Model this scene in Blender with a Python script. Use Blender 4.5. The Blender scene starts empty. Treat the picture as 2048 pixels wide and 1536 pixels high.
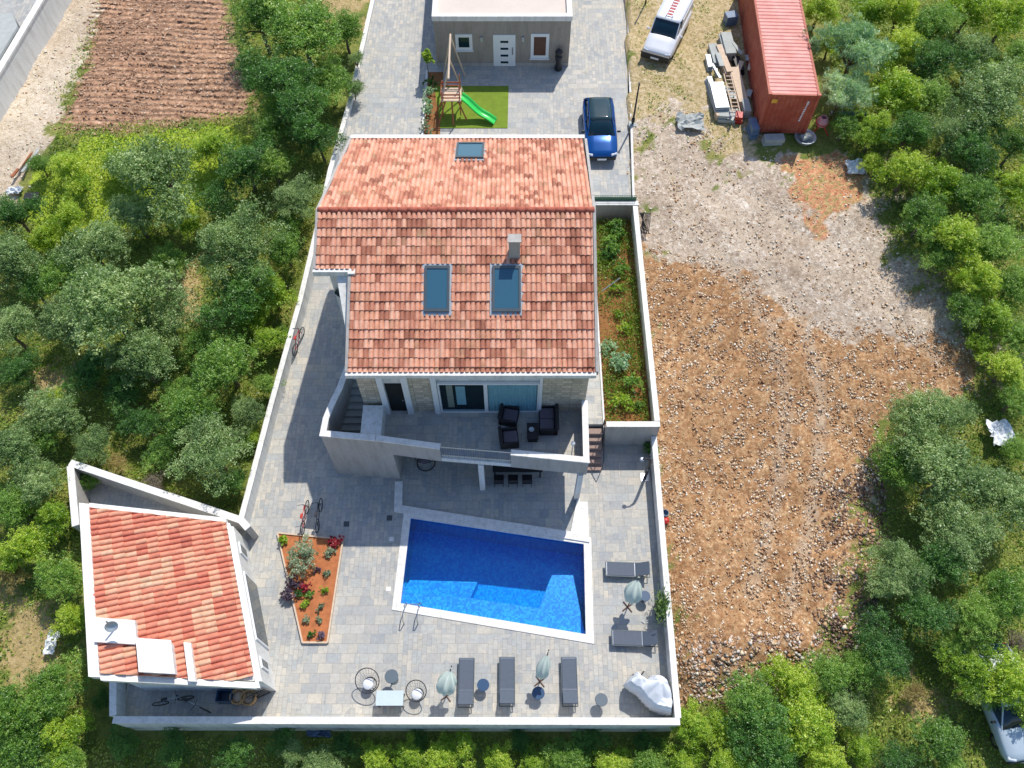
import bpy, bmesh, math, random
import numpy as np
from mathutils import Vector, Matrix
R = math.radians
random.seed(7); rng = np.random.default_rng(7)
scene = bpy.context.scene
C = scene.collection

# ------------------------------------------------------------------ camera, sky, sun
CAM_H, PITCH, FPX = 36.0, R(60.7), 1659.0
cam = bpy.data.cameras.new("camera"); camo = bpy.data.objects.new("camera", cam); C.objects.link(camo)
camo.location = (0, 0, CAM_H); camo.rotation_euler = (R(90) - PITCH, 0, 0)
cam.sensor_width = 36; cam.lens = 36 * FPX / 2048; cam.clip_end = 3000
scene.camera = camo
SUN_EL = math.atan2(1, math.hypot(.29, .65))
SUN_AZ = math.atan2(.29, .65)            # compass angle of the sun, from +Y towards +X
w = bpy.data.worlds.new("World"); scene.world = w; w.use_nodes = True
nt = w.node_tree; bg = nt.nodes["Background"]
sky = nt.nodes.new("ShaderNodeTexSky"); sky.sky_type = 'NISHITA'; sky.sun_disc = False
sky.ozone_density = 4.0; sky.sun_elevation = SUN_EL; sky.sun_rotation = SUN_AZ
nt.links.new(sky.outputs[0], bg.inputs[0]); bg.inputs[1].default_value = .15
sl = bpy.data.lights.new("sun", 'SUN'); sl.energy = 4.0; sl.angle = R(.5); sl.color = (1, .945, .86)
slo = bpy.data.objects.new("sun", sl); C.objects.link(slo)
slo.rotation_euler = Vector((-.29, -.65, -1)).to_track_quat('-Z', 'Y').to_euler()
scene.view_settings.view_transform = 'Standard'; scene.view_settings.look = 'None'
scene.view_settings.exposure = 0.12; scene.view_settings.gamma = 1

# ------------------------------------------------------------------ measuring helpers
_s, _c = math.sin(PITCH), math.cos(PITCH)
def at(px, py, z=0.0):
    u = (px - 1024) / FPX; v = (py - 768) / FPX
    t = (z - CAM_H) / (-_s - v * _c)
    return Vector((u * t, (_c - v * _s) * t, z))
def sm(a, b, x):
    t = np.clip((x - a) / (b - a), 0, 1); return t * t * (3 - 2 * t)
GY = [-400, -60, -10, 3, 6, 13, 18, 30, 36, 60, 400]; GZ = [-4, -3, -2.0, -1.6, -1.1, -.3, .2, 1.6, 2.0, 2.6, 6]
def pave(y): return np.interp(y, [17, 28, 35, 60], [0, .6, 1.8, 1.9])
def ground(x, y):
    b = np.interp(y, GY, GZ)
    b = b - sm(5.5, 8.5, -x) * np.maximum(0, b - (pave(y) - .3))
    b = b + .75 * sm(6, 8, x) * (1 - sm(8, 15, y)) * (1 - sm(20, 26, x))
    return b + .10 * np.sin(x * .9 + y * .35) * np.sin(y * .8 - x * .2) * np.clip(np.abs(x) - 5, 0, 1)
def atg(px, py, dz=0.0):
    z = 1.0
    for _ in range(8):
        p = at(px, py, z + dz); z = float(ground(p.x, p.y))
    return Vector((p.x, p.y, z))
def atp(px, py, dz=0.0):                      # on the paved path and drive
    z = 0.0
    for _ in range(8):
        p = at(px, py, z + dz); z = float(pave(p.y))
    return Vector((p.x, p.y, z))
def pave(y): return np.interp(y, [17, 28, 35, 60], [0, .6, 1.8, 1.9])
def lin(r, g, b, k=1.0):
    f = lambda c: (c / 255 / 12.92 if c <= 10 else ((c / 255 + .055) / 1.055) ** 2.4)
    return (f(r) * k, f(g) * k, f(b) * k, 1)

# ------------------------------------------------------------------ materials
def newmat(name):
    m = bpy.data.materials.new(name); m.use_nodes = True; n = m.node_tree
    return m, n, n.nodes["Principled BSDF"]
def N(n, t, **k):
    x = n.nodes.new(t)
    for a, b in k.items():
        if a[0] == '_': x.inputs[int(a[1:])].default_value = b
        else: setattr(x, a, b)
    return x
def ramp(n, stops, src):
    r = n.nodes.new("ShaderNodeValToRGB"); e = r.color_ramp.elements
    while len(e) < len(stops): e.new(.5)
    for i, (p, c) in enumerate(stops): e[i].position = p; e[i].color = c
    n.links.new(src, r.inputs[0]); return r
def mixc(n, fac, a, b, mode='MIX'):
    m = n.nodes.new("ShaderNodeMix"); m.data_type = 'RGBA'; m.blend_type = mode
    for s, v in ((0, fac), (6, a), (7, b)):
        if hasattr(v, 'is_output'): n.links.new(v, m.inputs[s])
        else: m.inputs[s].default_value = v
    return m.outputs[2]
def noise(n, vec, scale, detail=4, rough=.6):
    t = N(n, "ShaderNodeTexNoise"); t.inputs['Scale'].default_value = scale
    t.inputs['Detail'].default_value = detail; t.inputs['Roughness'].default_value = rough
    n.links.new(vec, t.inputs[0]); return t.outputs[0]
def bump(n, b, h, strength=.4, dist=.02):
    x = N(n, "ShaderNodeBump"); x.inputs['Strength'].default_value = strength; x.inputs['Distance'].default_value = dist
    n.links.new(h, x.inputs['Height']); n.links.new(x.outputs[0], b.inputs['Normal'])
def coord(n): return N(n, "ShaderNodeTexCoord").outputs['Object']

def plain(name, col, rough=.6, var=.12, scale=3.0, metal=0.0, bmp=.15):
    m, n, b = newmat(name); co = coord(n)
    s = noise(n, co, scale); s2 = noise(n, co, scale * 9, 3)
    dark = tuple(c * (1 - var) for c in col[:3]) + (1,); lite = tuple(min(1, c * (1 + var)) for c in col[:3]) + (1,)
    r = ramp(n, [(.3, dark), (.7, lite)], s)
    o = mixc(n, .25, r.outputs[0], ramp(n, [(.35, dark), (.65, lite)], s2).outputs[0])
    n.links.new(o, b.inputs['Base Color'])
    b.inputs['Roughness'].default_value = rough; b.inputs['Metallic'].default_value = metal
    if bmp: bump(n, b, s2, bmp, .01)
    return m

def stained(name, col, dirt, rough=.8):
    """painted render with weather streaks and blotches"""
    m, n, b = newmat(name); co = coord(n)
    mp = N(n, "ShaderNodeMapping"); mp.inputs['Scale'].default_value = (2.2, 2.2, .35); n.links.new(co, mp.inputs[0])
    a = ramp(n, [(.45, (0, 0, 0, 1)), (.75, (1, 1, 1, 1))], noise(n, mp.outputs[0], 1.6, 6, .7)).outputs[0]
    f = N(n, "ShaderNodeMath", operation='MULTIPLY', _1=.55); n.links.new(a, f.inputs[0])
    o = mixc(n, f.outputs[0], col, dirt)
    g = ramp(n, [(.3, (.9, .9, .9, 1)), (.7, (1.04, 1.04, 1.04, 1))], noise(n, co, 12, 3)).outputs[0]
    n.links.new(mixc(n, 1.0, o, g, 'MULTIPLY'), b.inputs['Base Color'])
    b.inputs['Roughness'].default_value = rough; bump(n, b, noise(n, co, 60, 3), .2, .004)
    return m

def paving(name):
    m, n, b = newmat(name); co = coord(n)
    cols = []
    for sc, bw, rh, off, rot in ((1.0, .60, .40, .5, 0), (1.0, .42, .20, .5, R(90))):
        mp = N(n, "ShaderNodeMapping"); mp.inputs['Rotation'].default_value = (0, 0, rot); n.links.new(co, mp.inputs[0])
        t = N(n, "ShaderNodeTexBrick"); t.offset = off; t.offset_frequency = 2; t.squash = .7; t.squash_frequency = 3
        n.links.new(mp.outputs[0], t.inputs[0])
        t.inputs['Color1'].default_value = (0, 0, 0, 1); t.inputs['Color2'].default_value = (1, 1, 1, 1)
        t.inputs['Mortar'].default_value = (.5, .5, .5, 1)
        t.inputs['Scale'].default_value = sc; t.inputs['Mortar Size'].default_value = .008
        t.inputs['Brick Width'].default_value = bw; t.inputs['Row Height'].default_value = rh; t.inputs['Bias'].default_value = 0
        cols.append(t)
    # areas laid lengthwise and areas laid crosswise
    v = N(n, "ShaderNodeTexVoronoi", distance='CHEBYCHEV'); v.inputs['Scale'].default_value = .75; n.links.new(co, v.inputs[0])
    sel = ramp(n, [(.5, (0, 0, 0, 1)), (.51, (1, 1, 1, 1))], v.outputs['Color']).outputs[0]
    k = mixc(n, sel, cols[0].outputs[0], cols[1].outputs[0])
    mort = mixc(n, sel, cols[0].outputs[1], cols[1].outputs[1])
    r = ramp(n, [(0, lin(174, 177, 179)), (.25, lin(186, 186, 185)), (.45, lin(197, 193, 185)), (.62, lin(203, 200, 194)),
                 (.8, lin(182, 186, 188)), (1, lin(209, 203, 192))], k)
    big = ramp(n, [(.3, lin(218, 222, 226)), (.7, lin(255, 250, 240))], noise(n, co, .7, 7, .7)).outputs[0]
    o = mixc(n, 1.0, r.outputs[0], big, 'MULTIPLY')
    fine = ramp(n, [(.25, (.76, .76, .77, 1)), (.75, (1.12, 1.12, 1.10, 1))], noise(n, co, 7, 6, .75)).outputs[0]
    o = mixc(n, 1.0, o, fine, 'MULTIPLY')
    st = ramp(n, [(.60, (0, 0, 0, 1)), (.74, (1, 1, 1, 1))], noise(n, co, 1.1, 5, .7)).outputs[0]
    f = N(n, "ShaderNodeMath", operation='MULTIPLY', _1=.35); n.links.new(st, f.inputs[0])
    o = mixc(n, f.outputs[0], o, lin(140, 130, 112))
    mf = N(n, "ShaderNodeMath", operation='MULTIPLY', _1=.6); n.links.new(mort, mf.inputs[0])
    o = mixc(n, mf.outputs[0], o, lin(120, 116, 110))
    n.links.new(o, b.inputs['Base Color']); b.inputs['Roughness'].default_value = .75
    bump(n, b, noise(n, co, 30, 3), .25, .006)
    return m

def tiles(name, stops):
    """clay tiles: one tint per tile, from the sheet's own tile coordinates"""
    m, n, b = newmat(name)
    uv = N(n, "ShaderNodeUVMap").outputs[0]; co = coord(n)
    fl = N(n, "ShaderNodeVectorMath", operation='FLOOR'); n.links.new(uv, fl.inputs[0])
    wn = N(n, "ShaderNodeTexWhiteNoise", noise_dimensions='2D'); n.links.new(fl.outputs[0], wn.inputs[0])
    a = N(n, "ShaderNodeMath", operation='MULTIPLY_ADD', _1=.72, _2=.0); n.links.new(wn.outputs[0], a.inputs[0])
    bb = N(n, "ShaderNodeMath", operation='MULTIPLY_ADD', _1=.5); n.links.new(noise(n, co, .5, 4), bb.inputs[0]); n.links.new(a.outputs[0], bb.inputs[2])
    s = N(n, "ShaderNodeMath", operation='SUBTRACT', _1=.1); n.links.new(bb.outputs[0], s.inputs[0])
    r = ramp(n, stops, s.outputs[0])
    fine = ramp(n, [(.3, (.74, .70, .68, 1)), (.7, (1.12, 1.1, 1.08, 1))], noise(n, co, 5, 6, .75)).outputs[0]
    o = mixc(n, 1.0, r.outputs[0], fine, 'MULTIPLY')
    mp = N(n, "ShaderNodeMapping"); mp.inputs['Scale'].default_value = (2.5, .6, 1); n.links.new(co, mp.inputs[0])
    lf = ramp(n, [(.52, (0, 0, 0, 1)), (.72, (1, 1, 1, 1))], noise(n, mp.outputs[0], 1.4, 8, .75)).outputs[0]
    lm = N(n, "ShaderNodeMath", operation='MULTIPLY', _1=.38); n.links.new(lf, lm.inputs[0])
    o = mixc(n, lm.outputs[0], o, lin(142, 112, 86))
    n.links.new(o, b.inputs['Base Color']); b.inputs['Roughness'].default_value = .85
    bump(n, b, noise(n, co, 40, 3), .3, .004)
    return m

def leafmat(name, dark, mid, lite, trans=.38):
    m, n, b = newmat(name); co = coord(n)
    at_ = N(n, "ShaderNodeAttribute", attribute_name='tone')
    oi = N(n, "ShaderNodeObjectInfo")
    a = N(n, "ShaderNodeMath", operation='MULTIPLY_ADD', _1=.30, _2=-.15); n.links.new(oi.outputs['Random'], a.inputs[0])
    s = N(n, "ShaderNodeMath", operation='ADD'); n.links.new(a.outputs[0], s.inputs[0]); n.links.new(at_.outputs['Fac'], s.inputs[1])
    r = ramp(n, [(.05, dark), (.5, mid), (.95, lite)], s.outputs[0])
    df = N(n, "ShaderNodeBsdfDiffuse"); tr = N(n, "ShaderNodeBsdfTranslucent"); gl = N(n, "ShaderNodeBsdfGlossy")
    gl.inputs['Roughness'].default_value = .45; gl.inputs[0].default_value = (.8, .85, .8, 1)
    n.links.new(r.outputs[0], df.inputs[0])
    tc = mixc(n, 1.0, r.outputs[0], (1.25, 1.2, .5, 1), 'MULTIPLY'); n.links.new(tc, tr.inputs[0])
    m1 = N(n, "ShaderNodeMixShader", _0=trans); n.links.new(df.outputs[0], m1.inputs[1]); n.links.new(tr.outputs[0], m1.inputs[2])
    m2 = N(n, "ShaderNodeMixShader", _0=.05); n.links.new(m1.outputs[0], m2.inputs[1]); n.links.new(gl.outputs[0], m2.inputs[2])
    n.links.new(m2.outputs[0], n.nodes['Material Output'].inputs[0]); n.nodes.remove(b)
    return m

def tonemat(name, stops, rough=.9):
    m, n, b = newmat(name); co = coord(n)
    a = N(n, "ShaderNodeAttribute", attribute_name='tone')
    r = ramp(n, stops, a.outputs['Fac'])
    fine = ramp(n, [(.3, (.75, .74, .72, 1)), (.7, (1.1, 1.1, 1.1, 1))], noise(n, co, 14, 4)).outputs[0]
    n.links.new(mixc(n, 1.0, r.outputs[0], fine, 'MULTIPLY'), b.inputs['Base Color']); b.inputs['Roughness'].default_value = rough
    return m

def glassmat(name, tint, mixf=.5, rough=.05):
    m, n, b = newmat(name)
    tr = N(n, "ShaderNodeBsdfTransparent"); tr.inputs[0].default_value = tint
    b.inputs['Base Color'].default_value = (.05, .145, .22, 1) if mixf > .5 else (.02, .05, .07, 1); b.inputs['Roughness'].default_value = rough  # roof window glass: blue sky reflection is painted into the base colour
    mx = N(n, "ShaderNodeMixShader", _0=mixf); n.links.new(tr.outputs[0], mx.inputs[1]); n.links.new(b.outputs[0], mx.inputs[2])
    n.links.new(mx.outputs[0], n.nodes['Material Output'].inputs[0]); return m

M = {}
M['white'] = stained('white_render', lin(226, 226, 222), lin(160, 155, 144))
M['coping'] = stained('white_coping', lin(233, 231, 226), lin(172, 166, 152))
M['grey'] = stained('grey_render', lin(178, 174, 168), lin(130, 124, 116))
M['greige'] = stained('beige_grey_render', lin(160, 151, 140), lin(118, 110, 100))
M['roofflat'] = plain('flat_roof_render', lin(212, 198, 186), .85, .06, .6)
M['stone'] = None
M['paving'] = paving('block_paving')
M['tile'] = tiles('clay_tiles', [(0, lin(128, 86, 68)), (.16, lin(168, 108, 86)), (.28, lin(196, 134, 108)), (.42, lin(218, 160, 134)), (.6, lin(230, 180, 154)), (.78, lin(224, 164, 134)), (.88, lin(180, 134, 106)), (1, lin(214, 180, 144))])
M['tile2'] = tiles('old_clay_tiles', [(0, lin(170, 96, 78)), (.2, lin(204, 122, 100)), (.5, lin(218, 146, 120)), (.75, lin(224, 170, 140)), (1, lin(214, 190, 160))])
M['ridge'] = plain('ridge_tile', lin(176, 96, 76), .85, .25, 4)
M['frame'] = plain('white_frame', lin(228, 230, 230), .35, .03)
M['darkframe'] = plain('dark_grey_metal', lin(85, 95, 100), .4, .1, metal=.3)
M['steel'] = plain('steel', lin(180, 185, 190), .25, .05, metal=.9)
M['black'] = plain('black_metal', lin(38, 38, 42), .5, .2)
M['skyglass'] = glassmat('sky_tinted_glass', (.2, .4, .5, 1), .88)
M['glassdark'] = glassmat('window_glass', (.85, .93, .96, 1), .12)
M['carglass'] = plain('car_glass', lin(16, 44, 58), .06, .05, bmp=0)
M['interior'] = plain('dark_interior', lin(26, 30, 30), .9, .3)
M['curtain'] = plain('teal_curtain', lin(196, 226, 230), .8, .1)
M['wicker'] = plain('black_wicker', lin(34, 32, 36), .7, .25, 20)
M['cushion'] = plain('plum_grey_cushion', lin(98, 90, 100), .9, .08)
M['sling'] = plain('slate_sling_fabric', lin(80, 90, 104), .7, .08, 8)
M['bluetop'] = plain('navy_table_top', lin(48, 78, 110), .3, .08)
M['slatetop'] = plain('slate_table_top', lin(92, 104, 112), .35, .08)
M['sage'] = plain('sage_canvas', lin(198, 210, 198), .9, .08, 5)
M['whitecloth'] = plain('white_canvas', lin(222, 226, 230), .8, .10, 2.0, bmp=.9)
M['lawn'] = plain('artificial_lawn', lin(112, 134, 36), .95, .16, 3, bmp=.6)
M['soilbed'] = plain('red_soil', lin(176, 108, 66), .95, .28, 4, bmp=.6)
M['gsoil'] = plain('garden_soil', lin(138, 92, 52), .95, .3, 1.5, bmp=.6)
M['slide'] = plain('green_slide_plastic', lin(60, 205, 90), .3, .06)
M['timber'] = plain('brown_timber', lin(158, 92, 62), .8, .2, 6)
M['paletimber'] = plain('pale_timber', lin(206, 184, 160), .8, .15, 6)
M['bluepaint'] = plain('metallic_blue_paint', lin(18, 80, 150), .22, .05, metal=.35, bmp=0)
M['whitepaint'] = plain('white_car_paint', lin(232, 233, 236), .3, .03, bmp=0)
M['carroof'] = plain('dark_panoramic_roof', lin(44, 66, 72), .12, .1, bmp=0)
M['rubber'] = plain('tyre_rubber', lin(30, 30, 30), .85, .2)
M['plastic'] = plain('black_plastic', lin(36, 38, 40), .5, .15)
M['lamp'] = plain('headlight_glass', lin(210, 215, 220), .1, .05, bmp=0)
M['plate'] = plain('number_plate', lin(225, 228, 232), .4, .05)
M['red'] = plain('red_paint', lin(190, 50, 44), .45, .15)
M['bark'] = plain('bark', lin(112, 98, 82), .95, .3, 8, bmp=.8)
M['concrete'] = plain('grey_concrete', lin(172, 176, 172), .85, .14, 2.5)
M['zinc'] = plain('zinc_panels', lin(176, 184, 190), .45, .1, 2, metal=.4)
M['pipe'] = plain('blue_grey_pipe', lin(90, 112, 140), .4, .1)
M['bronze'] = plain('brown_metal', lin(92, 60, 46), .6, .2)
M['yellow'] = plain('yellow_label', lin(224, 170, 60), .6, .1)
M['straw'] = plain('basket_weave', lin(186, 150, 104), .85, .2, 20)

def container_mat():
    m, n, b = newmat('rusty_red_container'); co = coord(n)
    f = ramp(n, [(.42, (0, 0, 0, 1)), (.68, (1, 1, 1, 1))], noise(n, co, 1.3, 8, .75)).outputs[0]
    o = mixc(n, f, lin(162, 72, 50), lin(184, 102, 78))
    f2 = ramp(n, [(.62, (0, 0, 0, 1)), (.7, (1, 1, 1, 1))], noise(n, co, 3, 8, .8)).outputs[0]
    n.links.new(mixc(n, f2, o, lin(150, 70, 46)), b.inputs['Base Color']); b.inputs['Roughness'].default_value = .6
    return m
M['container'] = container_mat()
def container_top():
    m, n, b = newmat('sun_faded_container_roof'); co = coord(n)
    f = ramp(n, [(.4, (0, 0, 0, 1)), (.7, (1, 1, 1, 1))], noise(n, co, 1.0, 8, .75)).outputs[0]
    o = mixc(n, f, lin(212, 134, 122), lin(228, 166, 154))
    f2 = ramp(n, [(.66, (0, 0, 0, 1)), (.74, (1, 1, 1, 1))], noise(n, co, 2.2, 8, .8)).outputs[0]
    n.links.new(mixc(n, f2, o, lin(196, 176, 156)), b.inputs['Base Color']); b.inputs['Roughness'].default_value = .6
    return m
M['containertop'] = container_top()

def stone_mat():
    m, n, b = newmat('pale_stone_cladding'); co = coord(n)
    mp = N(n, "ShaderNodeMapping"); mp.inputs['Rotation'].default_value = (R(90), 0, 0); n.links.new(co, mp.inputs[0])
    t = N(n, "ShaderNodeTexBrick"); n.links.new(mp.outputs[0], t.inputs[0]); t.squash = .8
    t.inputs['Color1'].default_value = lin(214, 202, 182); t.inputs['Color2'].default_value = lin(178, 168, 150)
    t.inputs['Mortar'].default_value = lin(150, 142, 128); t.inputs['Scale'].default_value = 1
    t.inputs['Brick Width'].default_value = .42; t.inputs['Row Height'].default_value = .2; t.inputs['Mortar Size'].default_value = .012
    g = ramp(n, [(.3, (.8, .8, .8, 1)), (.7, (1.1, 1.08, 1.05, 1))], noise(n, co, 6, 5)).outputs[0]
    n.links.new(mixc(n, 1.0, t.outputs[0], g, 'MULTIPLY'), b.inputs['Base Color']); b.inputs['Roughness'].default_value = .9
    bump(n, b, noise(n, co, 14, 4), .5, .02); return m
M['stone'] = stone_mat()

def mosaic():
    m, n, b = newmat('blue_pool_mosaic'); co = coord(n)
    v = N(n, "ShaderNodeTexVoronoi", distance='CHEBYCHEV'); v.inputs['Scale'].default_value = 13; v.inputs['Randomness'].default_value = .25
    n.links.new(co, v.inputs[0])
    r = ramp(n, [(.2, lin(14, 124, 214)), (.5, lin(22, 144, 222)), (.85, lin(48, 170, 230))], v.outputs['Color'])
    v2 = N(n, "ShaderNodeTexVoronoi", feature='DISTANCE_TO_EDGE'); v2.inputs['Scale'].default_value = 3.4
    d = N(n, "ShaderNodeVectorMath", operation='ADD'); n.links.new(co, d.inputs[0])
    nn = N(n, "ShaderNodeTexNoise"); nn.inputs['Scale'].default_value = 2; n.links.new(co, nn.inputs[0]); n.links.new(nn.outputs[1], d.inputs[1])
    n.links.new(r.outputs[0], b.inputs['Base Color']); b.inputs['Roughness'].default_value = .3
    return m
M['mosaic'] = mosaic()
def water_mat():
    m, n, b = newmat('pool_water'); co = coord(n)
    tr = N(n, "ShaderNodeBsdfTransparent"); gl = N(n, "ShaderNodeBsdfGlossy"); gl.inputs['Roughness'].default_value = .02
    fr = N(n, "ShaderNodeFresnel"); fr.inputs[0].default_value = 1.33
    bp = N(n, "ShaderNodeBump"); bp.inputs['Strength'].default_value = .35; bp.inputs['Distance'].default_value = .05
    n.links.new(noise(n, co, 3.5, 3), bp.inputs['Height'])
    n.links.new(bp.outputs[0], gl.inputs['Normal']); n.links.new(bp.outputs[0], fr.inputs['Normal'])
    mx = N(n, "ShaderNodeMixShader"); n.links.new(fr.outputs[0], mx.inputs[0]); n.links.new(tr.outputs[0], mx.inputs[1]); n.links.new(gl.outputs[0], mx.inputs[2])
    out = n.nodes['Material Output']; n.links.new(mx.outputs[0], out.inputs[0]); n.nodes.remove(b)
    va = N(n, "ShaderNodeVolumeAbsorption"); va.inputs[0].default_value = (.0, .86, .99, 1); va.inputs[1].default_value = .55
    n.links.new(va.outputs[0], out.inputs['Volume']); return m
M['water'] = water_mat()

M['leaf_olive'] = leafmat('olive_leaves', lin(70, 102, 50), lin(136, 168, 98), lin(200, 216, 152))
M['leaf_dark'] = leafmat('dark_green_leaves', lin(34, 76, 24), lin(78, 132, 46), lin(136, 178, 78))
M['leaf_mid'] = leafmat('mid_green_leaves', lin(52, 98, 28), lin(118, 164, 56), lin(184, 208, 102))
M['leaf_bright'] = leafmat('bright_green_leaves', lin(82, 124, 18), lin(156, 192, 44), lin(218, 226, 98), .4)
M['leaf_reed'] = leafmat('blue_green_reed_leaves', lin(96, 142, 104), lin(172, 206, 166), lin(230, 242, 220))
M['leaf_dry'] = leafmat('dry_yellow_scrub', lin(116, 100, 56), lin(162, 146, 84), lin(204, 188, 122))
M['leaf_brown'] = leafmat('bare_brown_twigs', lin(88, 76, 66), lin(132, 118, 102), lin(172, 160, 142), .1)
M['leaf_red'] = leafmat('red_flowers_and_leaves', lin(90, 26, 34), lin(170, 40, 58), lin(220, 92, 104))
M['leaf_purple'] = leafmat('purple_leaves', lin(70, 52, 66), lin(116, 96, 118), lin(168, 152, 176))
M['leaf_silver'] = leafmat('silver_leaves', lin(100, 124, 96), lin(154, 172, 140), lin(204, 212, 188))
M['under'] = leafmat('undergrowth_leaves', lin(54, 94, 22), lin(128, 164, 50), lin(200, 204, 104))
M['rubble'] = tonemat('broken_stone', [(0, lin(158, 108, 70)), (.4, lin(190, 144, 102)), (.65, lin(212, 180, 142)), (.88, lin(228, 208, 180)), (1, lin(240, 230, 212))])
M['clods'] = tonemat('earth_clods', [(0, lin(134, 98, 74)), (.5, lin(178, 138, 108)), (.85, lin(204, 170, 140)), (1, lin(228, 208, 186))])

# ------------------------------------------------------------------ mesh helpers
def tag(o, label=None, cat=None, group=None, kind=None):
    if label: o['label'] = label
    if cat: o['category'] = cat
    if group: o['group'] = group
    if kind: o['kind'] = kind
    return o
def empty(name, loc, label, cat, group=None, rz=0):
    o = bpy.data.objects.new(name, None); C.objects.link(o); o.location = loc; o.rotation_euler[2] = rz
    o.empty_display_size = .2
    return tag(o, label, cat, group)
def link(o, parent):
    C.objects.link(o)
    if parent is not None:
        o.parent = parent
        if parent.type == 'EMPTY': o.matrix_parent_inverse = Matrix.Translation(-Vector(parent.location))
    return o
def copy_tree(o, parent=None):
    c = o.copy(); C.objects.link(c); c.parent = parent
    for ch in list(o.children): copy_tree(ch, c)
    return c

class MB:
    def __init__(s): s.v = []; s.f = []
    def add(s, vs, fs):
        b = len(s.v); s.v += [tuple(p) for p in vs]; s.f += [tuple(i + b for i in f) for f in fs]; return s
    def box(s, c, d, rz=0, tilt=None):
        x, y, z = d[0] / 2, d[1] / 2, d[2] / 2
        vs = [Vector(p) for p in ((-x, -y, -z), (x, -y, -z), (x, y, -z), (-x, y, -z), (-x, -y, z), (x, -y, z), (x, y, z), (-x, y, z))]
        m = Matrix.Rotation(rz, 3, 'Z')
        if tilt: m = m @ Matrix.Rotation(tilt[1], 3, tilt[0])
        return s.add([m @ p + Vector(c) for p in vs], [(0, 3, 2, 1), (4, 5, 6, 7), (0, 1, 5, 4), (1, 2, 6, 5), (2, 3, 7, 6), (3, 0, 4, 7)])
    def span(s, x0, x1, y0, y1, z0, z1): return s.box(((x0 + x1) / 2, (y0 + y1) / 2, (z0 + z1) / 2), (abs(x1 - x0), abs(y1 - y0), abs(z1 - z0)))
    def prism(s, poly, z0, z1):
        """poly: (x,y) counter-clockwise; z0/z1 number or list"""
        n = len(poly); a = z0 if hasattr(z0, '__len__') else [z0] * n; b = z1 if hasattr(z1, '__len__') else [z1] * n
        vs = [(p[0], p[1], a[i]) for i, p in enumerate(poly)] + [(p[0], p[1], b[i]) for i, p in enumerate(poly)]
        return s.add(vs, [tuple(range(n - 1, -1, -1)), tuple(range(n, 2 * n))] + [(i, (i + 1) % n, n + (i + 1) % n, n + i) for i in range(n)])
    def tube(s, pts, r, n=6, cap=True):
        pts = [Vector(p) for p in pts]; rs = r if hasattr(r, '__len__') else [r] * len(pts); vs = []
        for i, p in enumerate(pts):
            d = (pts[min(i + 1, len(pts) - 1)] - pts[max(i - 1, 0)]).normalized()
            u = d.cross(Vector((0, 0, 1)) if abs(d.z) < .9 else Vector((1, 0, 0))).normalized(); q = d.cross(u)
            vs += [p + (u * math.cos(2 * math.pi * k / n) + q * math.sin(2 * math.pi * k / n)) * rs[i] for k in range(n)]
        fs = [(i * n + k, i * n + (k + 1) % n, (i + 1) * n + (k + 1) % n, (i + 1) * n + k) for i in range(len(pts) - 1) for k in range(n)]
        if cap: fs += [tuple(range(n - 1, -1, -1)), tuple(range((len(pts) - 1) * n, len(pts) * n))]
        return s.add(vs, fs)
    def lathe(s, prof, c=(0, 0, 0), n=16, jit=0):
        vs = []; c = Vector(c)
        for r, z in prof:
            vs += [c + Vector((r * math.cos(2 * math.pi * k / n), r * math.sin(2 * math.pi * k / n), z)) for k in range(n)]
        m = len(prof)
        return s.add(vs, [(i * n + k, i * n + (k + 1) % n, (i + 1) * n + (k + 1) % n, (i + 1) * n + k) for i in range(m - 1) for k in range(n)]
                     + [tuple(range(n - 1, -1, -1)), tuple(range((m - 1) * n, m * n))])
    def ring(s, c, rad, r, tiltx=0, tilty=0, n=28, m=6):
        mt = Matrix.Rotation(tilty, 3, 'Y') @ Matrix.Rotation(tiltx, 3, 'X'); vs = []
        for i in range(n):
            a = 2 * math.pi * i / n
            for j in range(m):
                b = 2 * math.pi * j / m
                vs.append(mt @ Vector(((rad + r * math.cos(b)) * math.cos(a), (rad + r * math.cos(b)) * math.sin(a), r * math.sin(b))) + Vector(c))
        return s.add(vs, [(i * m + j, ((i + 1) % n) * m + j, ((i + 1) % n) * m + (j + 1) % m, i * m + (j + 1) % m) for i in range(n) for j in range(m)])
    def wallline(s, pts, th, z0, z1):
        """wall along (x,y) points, z0/z1 lists or numbers, mitred"""
        n = len(pts); P = [Vector((p[0], p[1])) for p in pts]
        a = z0 if hasattr(z0, '__len__') else [z0] * n; b = z1 if hasattr(z1, '__len__') else [z1] * n; vs = []
        for i, p in enumerate(P):
            d1 = (P[i] - P[i - 1]).normalized() if i else (P[1] - P[0]).normalized()
            d2 = (P[i + 1] - P[i]).normalized() if i < n - 1 else d1
            t = (d1 + d2).normalized(); nn = Vector((-t.y, t.x)); k = th / 2 / max(.4, nn.dot(Vector((-d1.y, d1.x))))
            for q, z in ((p - nn * k, a[i]), (p + nn * k, a[i]), (p + nn * k, b[i]), (p - nn * k, b[i])): vs.append((q.x, q.y, z))
        fs = [(0, 3, 2, 1), (4 * n - 4, 4 * n - 3, 4 * n - 2, 4 * n - 1)]
        for i in range(n - 1):
            k = 4 * i; fs += [(k, k + 1, k + 5, k + 4), (k + 1, k + 2, k + 6, k + 5), (k + 2, k + 3, k + 7, k + 6), (k + 3, k, k + 4, k + 7)]
        return s.add(vs, fs)
    def loft(s, rings):
        n = len(rings[0]); vs = [p for r in rings for p in r]
        return s.add(vs, [(i * n + k, i * n + (k + 1) % n, (i + 1) * n + (k + 1) % n, (i + 1) * n + k) for i in range(len(rings) - 1) for k in range(n)]
                     + [tuple(range(n - 1, -1, -1)), tuple(range((len(rings) - 1) * n, len(rings) * n))])
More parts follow.
